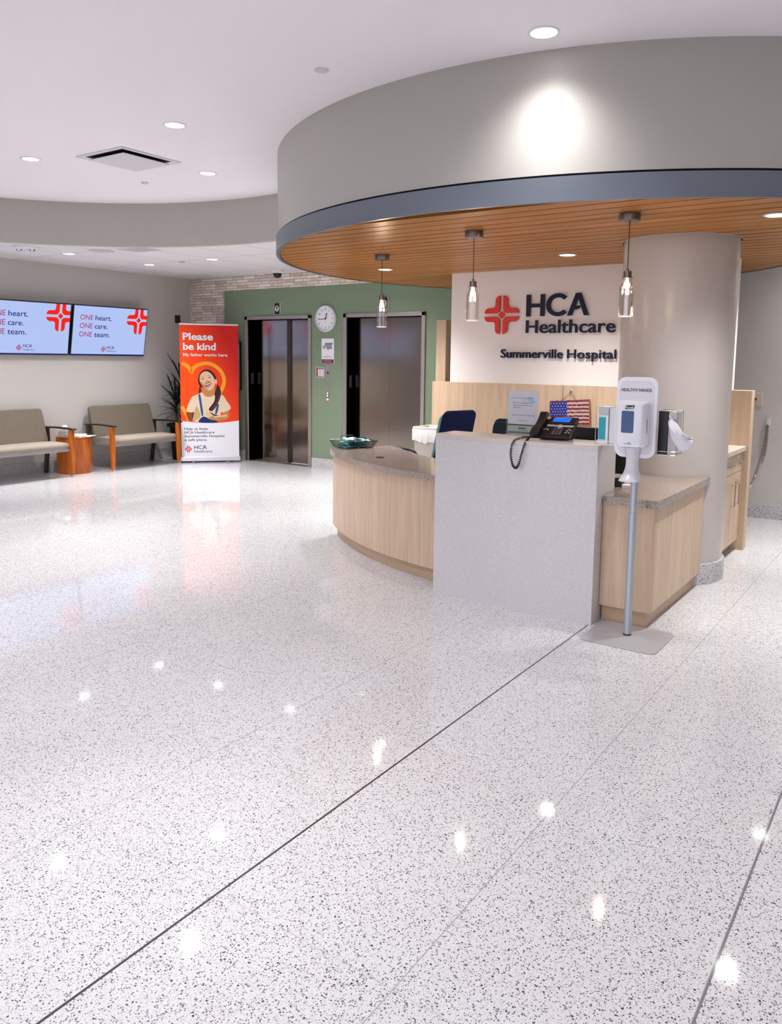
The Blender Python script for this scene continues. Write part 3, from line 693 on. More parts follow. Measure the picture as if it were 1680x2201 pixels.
def catmull(pts, n=6):
    o_ = []
    for i in range(len(pts)-1):
        p0, p1, p2, p3 = [Vector(pts[max(0, min(len(pts)-1, i+k))]) for k in (-1, 0, 1, 2)]
        for j in range(n):
            u = j/n; o_.append(tuple(.5*((2*p1)+(p2-p0)*u+(2*p0-5*p1+4*p2-p3)*u*u+(3*p1-p0-3*p2+p3)*u**3)))
    return o_+[tuple(pts[-1])]
hl = catmull([(14, 115), (120, 150), (230, 240), (320, 365)], 6); hr = catmull([(320, 365), (400, 240), (550, 150), (750, 112), (950, 155), (1130, 280), (1250, 450), (1292, 630), (1262, 820), (1180, 990), (1050, 1150)], 6)
b.ribbon([g7(*p) for p in hl[:-1]+hr], .054, I['orange'], FB, .0004)
b.ribbon([g7(*p) for p in catmull([(22, 1430), (110, 1560), (190, 1700), (250, 1880)], 5)], .054, I['orange'], FB, .0005)
pic([(515, 700), (508, 560), (560, 420), (640, 330), (750, 292), (870, 315), (970, 395), (1040, 500), (1072, 600), (1050, 670), (1000, 720), (600, 860), (560, 800)], 'hair', .0008)
pic([(560, 800), (595, 830), (612, 1000), (570, 1030), (530, 1020), (545, 900)], 'hair', .0008)
pic([(640, 850), (700, 900), (830, 950), (920, 920), (1005, 830), (1015, 1010), (1000, 1100), (880, 1150), (760, 1150), (680, 1060), (630, 990)], 'skin2', .001)
pic([(500, 1060), (640, 985), (690, 1090), (770, 1140), (900, 1140), (1000, 1085), (1040, 1020), (1215, 1055), (1300, 1130), (1400, 1300), (1530, 1475), (1430, 1575), (1260, 1630), (1205, 1600), (1180, 1720), (1100, 1920), (540, 1920), (345, 1890), (390, 1700), (400, 1570), (330, 1630), (180, 1590), (165, 1540), (240, 1340), (325, 1135), (430, 1090)], 'shirt', .0012)
pic([(470, 1400), (520, 1500), (610, 1700), (560, 1800), (380, 1900), (355, 1880), (400, 1690), (410, 1570)], 'shirt2', .0014)
pic([(180, 1585), (330, 1635), (410, 1590), (365, 1720), (345, 1900), (235, 1880), (155, 1660)], 'skin3', .0014)
pic([(330, 1680), (410, 1590), (385, 1700), (350, 1880)], 'dark', .0016)
pic([(565, 480), (640, 385), (750, 345), (860, 385), (960, 500), (1015, 620), (1022, 740), (990, 850), (920, 925), (830, 955), (730, 905), (640, 800), (575, 700), (555, 600)], 'skin', .0015)
pic([(565, 660), (640, 800), (740, 900), (830, 950), (740, 860), (680, 770), (640, 700)], 'skin2', .0017)
pic([(1020, 600), (1062, 580), (1080, 690), (1050, 760), (1012, 720)], 'skin', .0015)
pic([(580, 610), (640, 575), (700, 572), (690, 590), (620, 605)], 'dark', .0018); pic([(800, 560), (850, 525), (905, 520), (895, 540), (830, 562)], 'dark', .0018)
pic([(590, 545), (640, 515), (690, 520), (640, 530)], 'skin3', .0018); pic([(780, 490), (840, 462), (890, 465), (840, 480)], 'skin3', .0018)
pic([(725, 670), (760, 640), (800, 645), (835, 640), (850, 665), (790, 690)], 'skin2', .0018)
pic([(690, 760), (740, 700), (860, 640), (915, 700), (900, 760), (860, 830), (780, 870), (720, 840)], 'skin2', .0017)
pic([(705, 765), (800, 735), (890, 705), (880, 770), (850, 815), (780, 860), (735, 845)], 'lip', .0019)
pic([(715, 765), (800, 740), (885, 712), (875, 760), (800, 800), (735, 810)], 'dark', .002); pic([(722, 765), (800, 742), (880, 715), (865, 745), (800, 768), (735, 785)], 'white', .0021)
pic([(1085, 735), (1150, 830), (1190, 930), (1215, 1040), (1155, 1240), (1100, 1370), (1000, 1530), (920, 1590), (820, 1545), (880, 1440), (980, 1330), (1030, 1180), (1005, 1060), (1035, 930), (1080, 800)], 'hair', .0018)
pic([(1150, 1050), (1180, 1000), (1165, 1180), (1100, 1330), (1000, 1490), (900, 1560), (960, 1450), (1070, 1290)], 'hair2', .002)
pic([(512, 1040), (580, 1035), (622, 1300), (690, 1730), (620, 1740), (570, 1380)], 'blue', .0018); pic([(1075, 1375), (1150, 1350), (1130, 1480), (1090, 1670), (1015, 1690)], 'blue', .0017)
pic([(590, 1790), (700, 1735), (820, 1800), (960, 1850), (1100, 1875), (1130, 1950), (490, 1950)], 'navy', .0018)
pic([(850, 1560), (940, 1640), (1030, 1690), (1160, 1710), (1110, 1740), (1000, 1730), (900, 1660)], 'hair', .0019)
pic([(1255, 1625), (1425, 1565), (1460, 1700), (1415, 1810), (1280, 1860), (1100, 1870), (900, 1850), (790, 1790), (800, 1740), (950, 1730), (1100, 1740), (1300, 1675)], 'skin2', .002)
for (a_, c_) in (((780, 1590), (880, 1760)), ((835, 1555), (930, 1740)), ((760, 1660), (850, 1790)), ((1000, 1760), (1380, 1720))):
    b.ribbon([g7(*a_), g7(*c_)], .026, I['skin'], FB, .0022)
# white lower field with its curved upper edge
cu = [g6(105+(1515-165)*.0214+805*k, 1512+34*(1-(2*k-1)**2)) for k in [i/20 for i in range(21)]]
b.sheet([(0, V0)]+[(SW, V0)]+cu[::-1], I['white'], FB, .0026)
def bt(txt, mt, x, y, cap, wd, bold=0.):
    u, v = g6(x, y); b.text(txt, mt, (FB[0]+FB[1]*u+FB[2]*v, FB[1], FB[2]), cap, wd, bold, z=.003)
k6 = SW/805
bt('Please', I['white'], 153, 372, .098, 415*k6, .028); bt('be kind', I['white'], 158, 510, .098, 450*k6, .028); bt('My father works here', I['white'], 160, 600, .043, 610*k6, .012)
for i, (s_, wd) in enumerate((('Help us keep', 325), ('HCA Healthcare', 415), ('Summerville Hospital', 552), ('a safe place.', 315))): bt(s_, I['text'], 181+i*1.2, 1644+i*52.5, .036, wd*k6, .014)
emblem(b, I['text'] if False else ink('emblem red', (.62, .03, .02)), FB, *g6(238, 1918), .053, .003); u_, v_ = g6(317, 1920); hca(b, I['text'], (FB[0]+FB[1]*u_+FB[2]*v_, FB[1], FB[2]), .055, 176*k6, .003, 0, .15); bt('Healthcare', I['text'], 317, 1968, .033, 250*k6, .01)
b.build('banner_sheet', t)

# ================================================================ green wall fittings
def onwall(name, y, z, label, cat, group=None): return thing(name, (XB, y, z), label, cat, group)
FWL = ((0, 0, 0), (0, -1, 0), (0, 0, 1))       # u runs towards -Y (reader's right), normal -X
def wf(x=0., u=0., v=0.): return (Vector((-x, -u, v)), Vector((0, -1, 0)), Vector((0, 0, 1)))
t = onwall('wall_clock', 7.165, 2.122, 'round white wall clock between the two lifts', 'clock')
ring = MB(); n = 56
prof = [(.181, 0), (.186, .012), (.182, .032), (.170, .04), (.163, .034), (.160, .022)]
vs = [(-d, -r_*sin(2*pi*i/n), r_*cos(2*pi*i/n)) for r_, d in prof for i in range(n)]
ring.add(vs, [(j*n+i, j*n+(i+1) % n, (j+1)*n+(i+1) % n, (j+1)*n+i) for j in range(len(prof)-1) for i in range(n)], mat('pale clock rim', (.62, .66, .72), .3)); ring.build('rim', t, smooth=50)
b = MB(); b.sheet([(.165*sin(2*pi*i/48), .165*cos(2*pi*i/48)) for i in range(48)], M_paper, wf(.02))
for i in range(1, 13):
    a = 2*pi*i/12; b.text(str(i), M_blackm, wf(.0205, .127*sin(a), .127*cos(a)-.014), .028, None, .004, align='C')
for i in range(60):
    a = 2*pi*i/60; b.ribbon([(.153*sin(a), .153*cos(a)), (.158*sin(a), .158*cos(a))], .0016, M_blackm, wf(.0207))
b.ribbon([(-.02, .062), (.02, .062)], .006, M_blackm, wf(.0207)); b.ribbon([(-.022, -.055), (.022, -.055)], .003, M_gp, wf(.0207)); b.build('dial', t)
ah = R(22); am = R(264)
MB().ribbon([(-.02*sin(ah), -.02*cos(ah)), (.085*sin(ah), .085*cos(ah))], .011, M_blackm, wf(.024)).build('hour_hand', t)
MB().ribbon([(-.025*sin(am), -.025*cos(am)), (.125*sin(am), .125*cos(am))], .007, M_blackm, wf(.026)).build('minute_hand', t)
t = onwall('floor_plan_sign', 7.133, 1.672, 'white floor plan board with dark red footer below the clock', 'sign')
b = MB(); b.prism([(-.11, -.175), (.11, -.175), (.11, .175), (-.11, .175)], 0, .012, M_paper, frame=wf()); b.sheet([(-.107, -.172), (.107, -.172), (.107, -.115), (-.107, -.115)], mat('maroon print', (.12, .012, .025), .4), wf(.0125))
gr = mat('grey print', (.22, .22, .24), .5)
for q in ([(-.04, .115), (.095, .115), (.085, .085), (-.055, .085)], [(-.06, .083), (.07, .083), (.07, .065), (-.085, .065)], [(-.03, .062), (.08, .062), (.08, .03), (-.02, .03)], [(-.09, .06), (-.04, .06), (-.04, .04), (-.09, .04)], [(0, .028), (.02, .028), (.02, .01), (0, .01)], [(-.06, .035), (-.045, .035), (-.045, .015), (-.06, .015)]): b.sheet(q, gr, wf(.0126))
for i, wd in enumerate((.05, .17, .17)): b.ribbon([(-wd/2, -.06-i*.016), (wd/2, -.06-i*.016)], .005, gr, wf(.0126))
for i in range(2): b.ribbon([(-.085, -.133-i*.02), (.07, -.133-i*.02)], .009, mat('pink print', (.45, .22, .26), .5), wf(.0128))
b.build('printed_board', t)
t = onwall('evacuation_notice', 7.276, 1.375, 'small black, white and red notice beside the key switch plate', 'sign')
b = MB(); b.prism([(-.072, -.072), (.072, -.072), (.072, .072), (-.072, .072)], 0, .006, M_paper, frame=wf()); b.sheet([(-.066, -.066), (.066, -.066), (.066, .066), (-.066, .066)], M_black, wf(.0065)); b.sheet([(-.04, -.058), (.06, -.058), (.06, .042), (-.04, .042)], M_paper, wf(.007)); b.sheet([(-.062, -.02), (-.044, -.02), (-.044, .03), (-.062, .03)], M_red, wf(.007))
for i in range(6): b.ribbon([(-.033, .03-i*.015), (.02+.03*(i % 2), .03-i*.015)], .006, mat('pale red print', (.65, .12, .1), .5), wf(.0073))
b.ribbon([(-.055, .054), (.055, .054)], .008, M_gp, wf(.007)); b.build('printed_board', t)
t = onwall('key_switch_plate', 7.135, 1.368, 'steel key switch plate above the lift call buttons', 'switch plate')
MB().prism([(-.043, -.113), (.043, -.113), (.043, .113), (-.043, .113)], 0, .005, M_steelf, frame=wf()).build('plate', t, bevel=.002)
b = MB(); b.prism([(-.012, -.012), (.014, -.012), (.014, .016), (-.012, .016)], .005, .009, M_black, frame=wf(0, 0, -.002)); b.build('key_cylinder', t)
t = onwall('call_button_panel', 7.136, 1.05, 'steel lift call panel with lit up and down buttons', 'button panel')
MB().prism([(-.044, -.117), (.044, -.117), (.044, .117), (-.044, .117)], 0, .005, M_steelf, frame=wf()).build('plate', t, bevel=.002)
MB().prism([(-.018, -.03), (.018, -.03), (.018, .05), (-.018, .05)], .005, .008, M_black, frame=wf()).build('bezel', t)
for z_ in (.03, -.005, -.055): MB().lathe([(0, .004), (.012, .004), (.014, 0)], mat('lit button', (.8, .8, .8), .3, emit=(1, .98, .92), estr=.8), seg=20, cap=False).build('button', t).matrix_local = Matrix.Translation((-.0085, 0, z_)) @ Matrix.Rotation(-pi/2, 4, 'Y')
def lantern(y, z, label):
    t = onwall('lift_lantern', y, z, label, 'lift lantern', 'lift direction lanterns')
    MB().prism([(-.062, -.085), (.062, -.085), (.062, .085), (-.062, .085)], 0, .018, mat('pale lantern frame', (.5, .55, .5), .4), frame=wf()).build('frame', t, bevel=.002)
    MB().prism([(-.05, -.08), (.05, -.08), (.05, .08), (-.05, .08)], .018, .021, M_black, frame=wf()).build('face', t)
    b = MB(); b.sheet([(.042*cos(a)*.9, .042*sin(a)) for a in [2*pi*i/24 for i in range(24)]], M_paper, wf(.0215))
    b.sheet([(0, .036), (.03, .004), (.018, .0), (.008, .012), (.008, -.036), (-.008, -.036), (-.008, .012), (-.018, 0), (-.03, .004)], M_black, wf(.022)); b.build('arrow', t); return t
l0 = lantern(8.08, 2.282, 'black up-arrow lantern above the left lift'); dup(l0, (XB, 6.163, 2.303), 'black up-arrow lantern above the right lift, behind a pendant')
t = onwall('wall_cabinet', 8.93, 1.44, 'tall narrow black framed case, mostly hidden by the red banner', 'cabinet')
MB().prism([(-.13, -.365), (.105, -.365), (.105, .365), (-.13, .365)], 0, .05, M_black, frame=wf()).build('case', t, bevel=.004)
b = MB()
for q in ([(-.13, .345), (.105, .345), (.105, .365), (-.13, .365)], [(-.13, -.365), (.105, -.365), (.105, -.345), (-.13, -.345)], [(.085, -.365), (.105, -.365), (.105, .365), (.085, .365)]): b.prism(q, .05, .06, M_steelf, frame=wf())
b.build('frame', t)

# ================================================================ reception desk
DCX, DCY = 7.59, 2.37
def ringpoly(r0, r1, a0, a1, n=28): return arc(DCX, DCY, r1, a0, a1, n)+arc(DCX, DCY, r0, a1, a0, n)
TZ = .775
A0, A1 = R(135.6), R(172.0)
t = thing('curved_desk_base', (DCX, DCY, 0), 'curved maple reception desk front to the left of the stone pedestal', 'desk')
loc = lambda P: [(x-DCX, y-DCY) for x, y in P]
MB().prism(loc(ringpoly(2.42, 2.90, A0+R(.3), A1)), 0, .095, M_mapleh).build('toe_kick', t, smooth=30)
MB().prism(loc(ringpoly(2.40, 2.94, A0+R(.1), A1)), .095, TZ-.045, M_maple).build('front_panel', t, smooth=30)
# worktop: curved left wing, a strip behind the pedestal and the right wing
o_ = arc(DCX, DCY, 2.972, A0-R(.2), R(171.3), 30); o_ = [p for p in o_]
wt = [(5.985, 4.185)]+o_+[(4.80, o_[-1][1]), (4.80, 1.622), (4.575, 1.622), (4.575, 1.295), (5.80, 1.297)]+arc(6.04, 1.645, .403, R(238), R(167), 8)+[(5.52, 1.95), (5.45, 2.25)]+arc(DCX, DCY, 2.13, R(180), R(172), 4)+arc(DCX, DCY, 2.33, R(155), R(133), 14)
t = thing('worktop', (5.0, 2.5, TZ-.045), 'brown speckled stone worktop running round the reception desk', 'worktop')
m_b = MB(); P = [(x-5.0, y-2.5) for x, y in wt]
bm = bmesh.new(); lo = [bm.verts.new((x, y, 0)) for x, y in P]; hi = [bm.verts.new((x, y, .045)) for x, y in P]; n = len(P)
bm.faces.new(lo[::-1]); bm.faces.new(hi)
for i in range(n): bm.faces.new((lo[i], lo[(i+1) % n], hi[(i+1) % n], hi[i]))
bmesh.ops.recalc_face_normals(bm, faces=bm.faces[:]); bmesh.ops.triangulate(bm, faces=[f for f in bm.faces if len(f.verts) > 4])
me = bpy.data.meshes.new('slab'); bm.to_mesh(me); bm.free(); me.materials.append(M_top)
o = bpy.data.objects.new('slab', me); COL.objects.link(o); o.parent = t
q = MB().lathe([(0, .0465), (.028, .0465), (.032, .0485), (.037, .0455)], M_blackm, seg=28, cap=False).build('cable_grommet', t, smooth=40); q.location = (5.22-5.0, 3.72-2.5, 0)
# stone pedestal with curved front
PF = arc(7.83, 2.03, 3.375, R(167.2), R(186.8), 14)
t = thing('stone_pedestal', (4.6, 2.2, 0), 'tall pale grey stone transaction counter at the centre of the desk', 'counter')
pp = [(x-4.6, y-2.2) for x, y in PF]; bx = 4.79-4.6
xf = pp[0][0]; 
MB().prism(pp+[(bx, pp[-1][1]), (bx, pp[0][1])], 0, 1.05, M_quartz).build('stone_body', t, smooth=30)
MB().prism(pp+[(bx, pp[-1][1]), (bx, pp[0][1])], 1.0505, 1.08, mat('warm quartz top', (.60, .54, .50), .2, noise=(300, .06))).build('stone_top', t, smooth=30)
PED_END = (PF[0], PF[-1])
# right wing base
t = thing('right_desk_base', (4.6, 1.3, 0), 'maple desk end cabinet behind the sanitiser stand', 'desk')
LB = lambda x, y, z: (x-4.6, y-1.3, z)
MB().box(LB(4.625, 1.35, 0), LB(5.60, 1.62, .10), M_mapleh).box(LB(5.60, 1.35, 0), LB(5.735, 1.36, .10), M_mapleh).build('toe_kick', t)
MB().box(LB(4.595, 1.32, .10), LB(4.615, 1.628, TZ-.046), M_maple).build('end_panel', t, bevel=.001)
MB().box(LB(4.617, 1.318, .10), LB(5.745, 1.338, TZ-.046), M_maple).build('side_panel', t, bevel=.001)
MB().box(LB(4.62, 1.34, .10), LB(5.60, 1.62, TZ-.05), M_maple).build('carcass', t)

# things on the pedestal and the worktop
t = thing('desk_phone', (4.70, 2.0, 1.08), 'black desk phone with blue screen on the stone pedestal', 'phone', rz=R(-90+4))
# local: x to the viewer's right, -y towards the viewer
tl = R(30)
fy = Vector((0, cos(tl), sin(tl))); fx = Vector((1, 0, 0)); O = Vector((0, -.095, .022)); fr = (O, fx, fy)
MB().prism([(-.125, 0), (.13, 0), (.13, .20), (-.125, .20)], -.02, 0, M_black, frame=fr).build('body', t, bevel=.006)
MB().box((-.10, .02, 0), (.11, .06, .10), M_black, tilt=('X', R(-25))).build('stand_foot', t, bevel=.004)
hb = MB()
PH = [(-.02, .030), (.02, .042), (.07, .030), (.12, .026), (.17, .034), (.21, .048), (.225, .03), (.225, .006), (.17, .008), (.12, .008), (.07, .008), (.02, .006), (-.02, .006)]
hb.prism([(a, c) for a, c in PH], -.122, -.068, M_black, frame=(O+Vector((0, 0, 0)), fy, fx.cross(fy))); 
hs = hb.build('handset', t, bevel=.008)
b = MB(); b.prism([(-.045, .135), (.125, .135), (.132, .205), (-.05, .205)], 0, .014, M_black, frame=fr); b.build('display_housing', t, bevel=.003)
b = MB(); b.sheet([(-.025, .148), (.085, .148), (.09, .196), (-.022, .196)], emat('phone screen blue', (.02, .17, 1.), 1.1), fr, .0145); b.ribbon([(-.01, .19), (.05, .19)], .005, emat('phone screen pale', (.15, .4, 1.), 1.1), fr, .015); b.ribbon([(.01, .178), (.06, .178)], .004, emat('phone screen dark', (.01, .06, .5), .8), fr, .015); b.build('display', t)
MB().prism([(-.05, .112), (.115, .112), (.122, .131), (-.054, .131)], 0, .004, mat('silver plastic', (.55, .54, .53), .3), frame=fr).build('silver_bar', t, bevel=.002)
MB().lathe([(0, .007), (.013, .007), (.018, 0)], mat('silver plastic', (.55, .54, .53), .3), seg=24, cap=False).build('round_button', t, smooth=50).matrix_local = Matrix.Translation(O+fx*.035+fy*.115+fx.cross(fy)*.003) @ Matrix.Rotation(tl, 4, 'X')
for i in range(3):
    for j in range(4): MB().prism([(-.007, -.005), (.007, -.005), (.007, .005), (-.007, .005)], 0, .003, mat('grey key', (.16, .16, .17), .4), frame=(O+fx*(.01+i*.022)+fy*(.035+j*.019), fx, fy)).build('key', t)
for (u, v) in ((-.045, .085), (-.033, .075), (-.057, .075), (.10, .09), (.112, .08), (.09, .075), (.1, .06), (.088, .05), (.113, .05)): MB().prism([(-.006, -.004), (.006, -.004), (.006, .004), (-.006, .004)], 0, .003, mat('pale key', (.35, .35, .36), .4), frame=(O+fx*u+fy*v, fx, fy)).build('key', t)
# coiled cord hanging over the pedestal front
ctrl = catmull([(-.09, -.115, .03), (-.105, -.15, .02), (-.10, -.235, -.01), (-.108, -.27, -.07), (-.125, -.275, -.14), (-.145, -.275, -.165), (-.167, -.275, -.14), (-.18, -.27, -.07), (-.175, -.235, -.005), (-.14, -.17, .014), (-.11, -.14, .014)], 26)
pts = []; tot = len(ctrl)
for i, p in enumerate(ctrl):
    d = (Vector(ctrl[min(i+1, tot-1)])-Vector(ctrl[max(i-1, 0)])).normalized(); u = d.orthogonal().normalized(); v = d.cross(u)
    X_ = Vector((1, .3, .2)); u = (X_-d*X_.dot(d)).normalized(); v = d.cross(u); a = i*1.25
    pts.append(Vector(p)+(u*cos(a)+v*sin(a))*.0060)
MB().tube(pts, .0034, M_black, 6).build('coiled_cord', t, smooth=60)
t = thing('sign_holder', (4.80, 2.27, 1.08), 'clear stand-up holder with a printed visiting hours notice', 'sign', rz=R(-90))
acr = glass('clear acrylic', (.97, .97, .97), .04)
MB().box((-.116, -.004, .004), (.116, -.0015, .295), acr).build('front_sheet', t); MB().box((-.116, -.06, 0), (.116, .05, .003), acr).build('foot', t)
b = MB(); fr = (Vector((0, 0, 0)), Vector((1, 0, 0)), Vector((0, 0, 1))); b.prism([(-.108, .025), (.108, .025), (.108, .292), (-.108, .292)], -.0008, 0, M_paper, frame=fr)
b.sheet([(-.108, .062), (.108, .062), (.108, .072), (-.108, .072)], mat('teal print', (.01, .05, .10), .4), fr, .0004); b.sheet([(-.108, .025), (.108, .025), (.108, .062), (-.108, .062)], mat('sage print', (.50, .55, .47), .5), fr, .0004)
lb = mat('pale blue print', (.42, .68, .88), .5)
b.sheet([(.03, .245), (.05, .262), (.09, .22), (.07, .205)], lb, fr, .0003); b.sheet([(-.01, .225), (.02, .25), (.05, .22), (.03, .205)], mat('paler blue print', (.60, .76, .88), .5), fr, .0003)
nv = mat('navy print', (.01, .03, .12), .5)
def ht(s_, u, v, wd, al='L'): b.text(s_, nv, (Vector((u, 0, v)), fr[1], fr[2]), .0068, wd, .01, z=.0006, align=al)
ht('If no one is present at the desk', -.085, .243, .165); ht('\u2022 Call "00" to speak with the', -.08, .21, .145); ht('Operator for patient room', -.072, .194, .135); ht('information', -.072, .179, .06); ht('VISITING HOURS: 8 AM-9 PM', 0, .128, .165, 'C'); ht('Thank you', 0, .094, .055, 'C')
b.ribbon([(-.03, .046), (.025, .046)], .009, mat('olive print', (.07, .08, .03), .5), fr, .0006); b.ribbon([(-.04, .033), (.04, .033)], .003, gr, fr, .0006)
b.build('printed_notice', t)
# computer monitor seen from behind
t = thing('computer_monitor', (5.14, 1.90, TZ), 'black computer monitor seen from behind, right of the phone', 'monitor', rz=R(90))
MB().box((-.255, -.02, .06), (.255, .015, .355), M_black).build('casing', t, bevel=.008)
MB().box((-.12, .015, .12), (.12, .045, .29), M_blackm).build('rear_housing', t, bevel=.01)
for k in range(3): MB().box((-.09, .045, .23+k*.018), (.06, .0465, .236+k*.018), M_gp).build('vent_slot', t)
MB().box((-.03, -.01, .012), (.03, .012, .2), M_black).build('neck', t, bevel=.004); MB().box((-.11, -.09, 0), (.11, .09, .012), M_black).build('base', t, bevel=.004)
# small things on the right worktop
t = thing('tape_dispenser', (5.04, 1.69, TZ), 'black tape dispenser on the right worktop behind the pole', 'dispenser', rz=.2)
b = MB(); b.prism([(-.09, 0), (.075, 0), (.08, .012), (.045, .022), (-.02, .05), (-.06, .055), (-.09, .04)], -.03, .03, M_black, frame=((0, 0, 0), (1, 0, 0), (0, 0, 1))); b.build('body', t, bevel=.005)
paper('notepad', (4.955, 1.602, TZ), .06, .06, .022, .1, M_paper, 'small white notepad on the right worktop beside the tape dispenser', 'notepad')
o = MB().add([(0, -.05, 0), (0, .05, 0), (.03, .045, .085), (.03, -.03, .09), (.002, -.05, 0), (.002, .05, 0), (.032, .045, .085), (.032, -.03, .09)], [(0, 1, 2, 3), (7, 6, 5, 4), (0, 4, 5, 1), (1, 5, 6, 2), (2, 6, 7, 3), (3, 7, 4, 0)], mat('cream paper', (.78, .70, .52), .8)).build('folded_card'); o.location = (5.30, 1.72, TZ); tag(o, 'cream folded card standing at the foot of the monitor', 'card')
# wire basket of masks
t = thing('wire_basket', (5.665, 4.335, TZ), 'black wire basket at the left end of the worktop', 'basket', rz=R(-27))
hx, hy, hz, fl = .16, .115, .062, .028
def rect(kx, z): a, c = hx+kx, hy+kx; return [(-a, -c, z), (a, -c, z), (a, c, z), (-a, c, z)]
b = MB()
for z_ in (.004, .018, .032, .046, hz): b.tube(rect(fl*(z_/hz)-fl*.4, z_), .0016 if z_ < hz else .003, M_black, 5, closed=True)
b.tube(rect(fl*.6, hz), .0042, M_black, 6, closed=True)
for s_ in (-1, 1):
    for i in range(23):
        x_ = (-1+2*i/22); b.tube([(x_*(hx-fl*.4), s_*(hy-fl*.4), .004), (x_*(hx+fl*.6), s_*(hy+fl*.6), hz)], .0013, M_black, 4)
    for i in range(16):
        y_ = (-1+2*i/15); b.tube([(s_*(hx-fl*.4), y_*(hy-fl*.4), .004), (s_*(hx+fl*.6), y_*(hy+fl*.6), hz)], .0013, M_black, 4)
for i in range(9): y_ = -1+2*i/8; b.tube([(-hx+fl*.4, y_*(hy-fl*.4), .003), (hx-fl*.4, y_*(hy-fl*.4), .003)], .0013, M_black, 4)
b.build('wire_mesh', t)
for s_ in (-1, 1): MB().tube([(-.06, s_*(hy+fl*.6), hz-.002), (-.06, s_*(hy+fl*.6), hz+.036), (.06, s_*(hy+fl*.6), hz+.036), (.06, s_*(hy+fl*.6), hz-.002)], .0042, M_black, 6).build('handle', t)
M_mask = [mat('mask teal', (.05, .40, .47), .5, noise=(25, .25)), mat('mask aqua', (.30, .66, .70), .4, noise=(25, .2)), mat('mask pale', (.52, .80, .82), .35, noise=(25, .15))]
mk = []
for k, (x_, y_, rz_, mm) in enumerate(((-.05, -.015, .1, 0), (.05, .02, -.2, 0), (-.045, .02, .25, 1), (.055, -.02, -.05, 1), (-.01, .0, .12, 2))):
    m_ = MB(); nn = 8; vs = []
    for i in range(nn+1):
        for j in range(nn+1):
            u, v = -1+2*i/nn, -1+2*j/nn; vs.append((u*.085, v*.075, .016+.007*sin(u*5+k)*cos(v*4+k*2)-.010*(u*u+v*v)*.5))
    m_.add(vs, [(i*(nn+1)+j, (i+1)*(nn+1)+j, (i+1)*(nn+1)+j+1, i*(nn+1)+j+1) for i in range(nn) for j in range(nn)], M_mask[mm])
    m_.add([(v[0], v[1], v[2]-.012) for v in vs], [(i*(nn+1)+j, i*(nn+1)+j+1, (i+1)*(nn+1)+j+1, (i+1)*(nn+1)+j) for i in range(nn) for j in range(nn)], M_mask[mm])
    o = m_.build('face_mask_pack', smooth=60); o.location = (5.665+x_*cos(R(-27))-y_*sin(R(-27)), 4.335+x_*sin(R(-27))+y_*cos(R(-27)), TZ+.006+k*.0165); o.rotation_euler = (0, 0, R(-27)+rz_)
    tag(o, ('dark teal mask pack at the bottom left of the wire basket', 'dark teal mask pack low at the right of the wire basket', 'aqua mask pack in the middle left of the basket pile', 'aqua mask pack in the middle right of the basket pile', 'palest mask pack on top of the basket pile')[k], 'mask pack', 'mask packs in the wire basket')

# ================================================================ sanitiser stand
t = thing('sanitizer_stand', (4.43, 1.395, 0), 'floor stand with white hand sanitiser dispenser beside the desk', 'sanitiser stand')
rr = []
for (x_, y_), (a0, a1) in zip(((.135, .16), (-.18, .16), (-.18, -.175), (.135, -.175)), ((0, 90), (90, 180), (180, 270), (270, 360))): rr += arc(x_, y_, .05, R(a0), R(a1), 6)
MB().prism(rr, .001, .007, mat('grey base plate', (.46, .45, .47), .35, metal=.3)).build('base_plate', t, bevel=.001)
M_pole = mat('silver pole', (.42, .44, .47), .35, metal=.4)
MB().lathe([(.0215, .007), (.0215, .72)], M_pole, seg=28).build('pole', t, smooth=40)
MB().lathe([(.0235, .007), (.0235, .014), (.02, .016)], M_black, seg=28, cap=False).build('pole_collar', t, smooth=40)
MB().lathe([(.0205, .721), (.0205, 1.1)], M_pole, seg=28).build('upper_pole', t, smooth=40)
# backboard faces -X : u towards -Y
def sf(x=0., u=0., v=0.): return (Vector((-x, -u, v)), Vector((0, -1, 0)), Vector((0, 0, 1)))
def rrect(u0, u1, v0, v1, r, n=7, top=None):
    o_ = []; rt_ = top or r
    for (cx_, cy_, a0, q) in ((u1-rt_, v1-rt_, 0, rt_), (u0+rt_, v1-rt_, 90, rt_), (u0+r, v0+r, 180, r), (u1-r, v0+r, 270, r)): o_ += arc(cx_, cy_, q, R(a0), R(a0+90), n)
    return o_
def barrel(u0, u1, v0, v1, r, bow):
    P = rrect(u0, u1, v0, v1, r); vm = (v0+v1)/2; hh = (v1-v0)/2; um = (u0+u1)/2
    return [(um+(u-um)*(1-bow*((v-vm)/hh)**2), v) for u, v in P]
b = MB(); b.prism(barrel(-.115, .122, 1.04, 1.487, .05, .07), .0, .018, M_wp, frame=sf(.022)); b.prism(barrel(-.098, .105, 1.06, 1.468, .04, .07), .018, .0185, mat('pale grey panel', (.68, .67, .70), .35), frame=sf(.022))
b.text('HEALTHY HANDS', M_lnavy, sf(.0412, -.083, 1.408), .0165, .168, .014, z=.0004); b.build('backboard', t, bevel=.006)
d = MB(); P = rrect(-.078, .080, 1.10, 1.357, .022); vs = []; n = len(P)
for (dx, k, dz) in ((0, 1.0, 0), (.05, 1.0, 0), (.09, .93, 0), (.102, .80, 0)):
    vs += [Vector((-.041-dx, -(u*k+.0), 1.2285+(v-1.2285)*(k if k > .9 else .93))) for u, v in P]
d.add(vs, [(j*n+i, j*n+(i+1) % n, (j+1)*n+(i+1) % n, (j+1)*n+i) for j in range(3) for i in range(n)]+[tuple(3*n+i for i in range(n))], M_wp); o = d.build('dispenser_body', t, smooth=50)
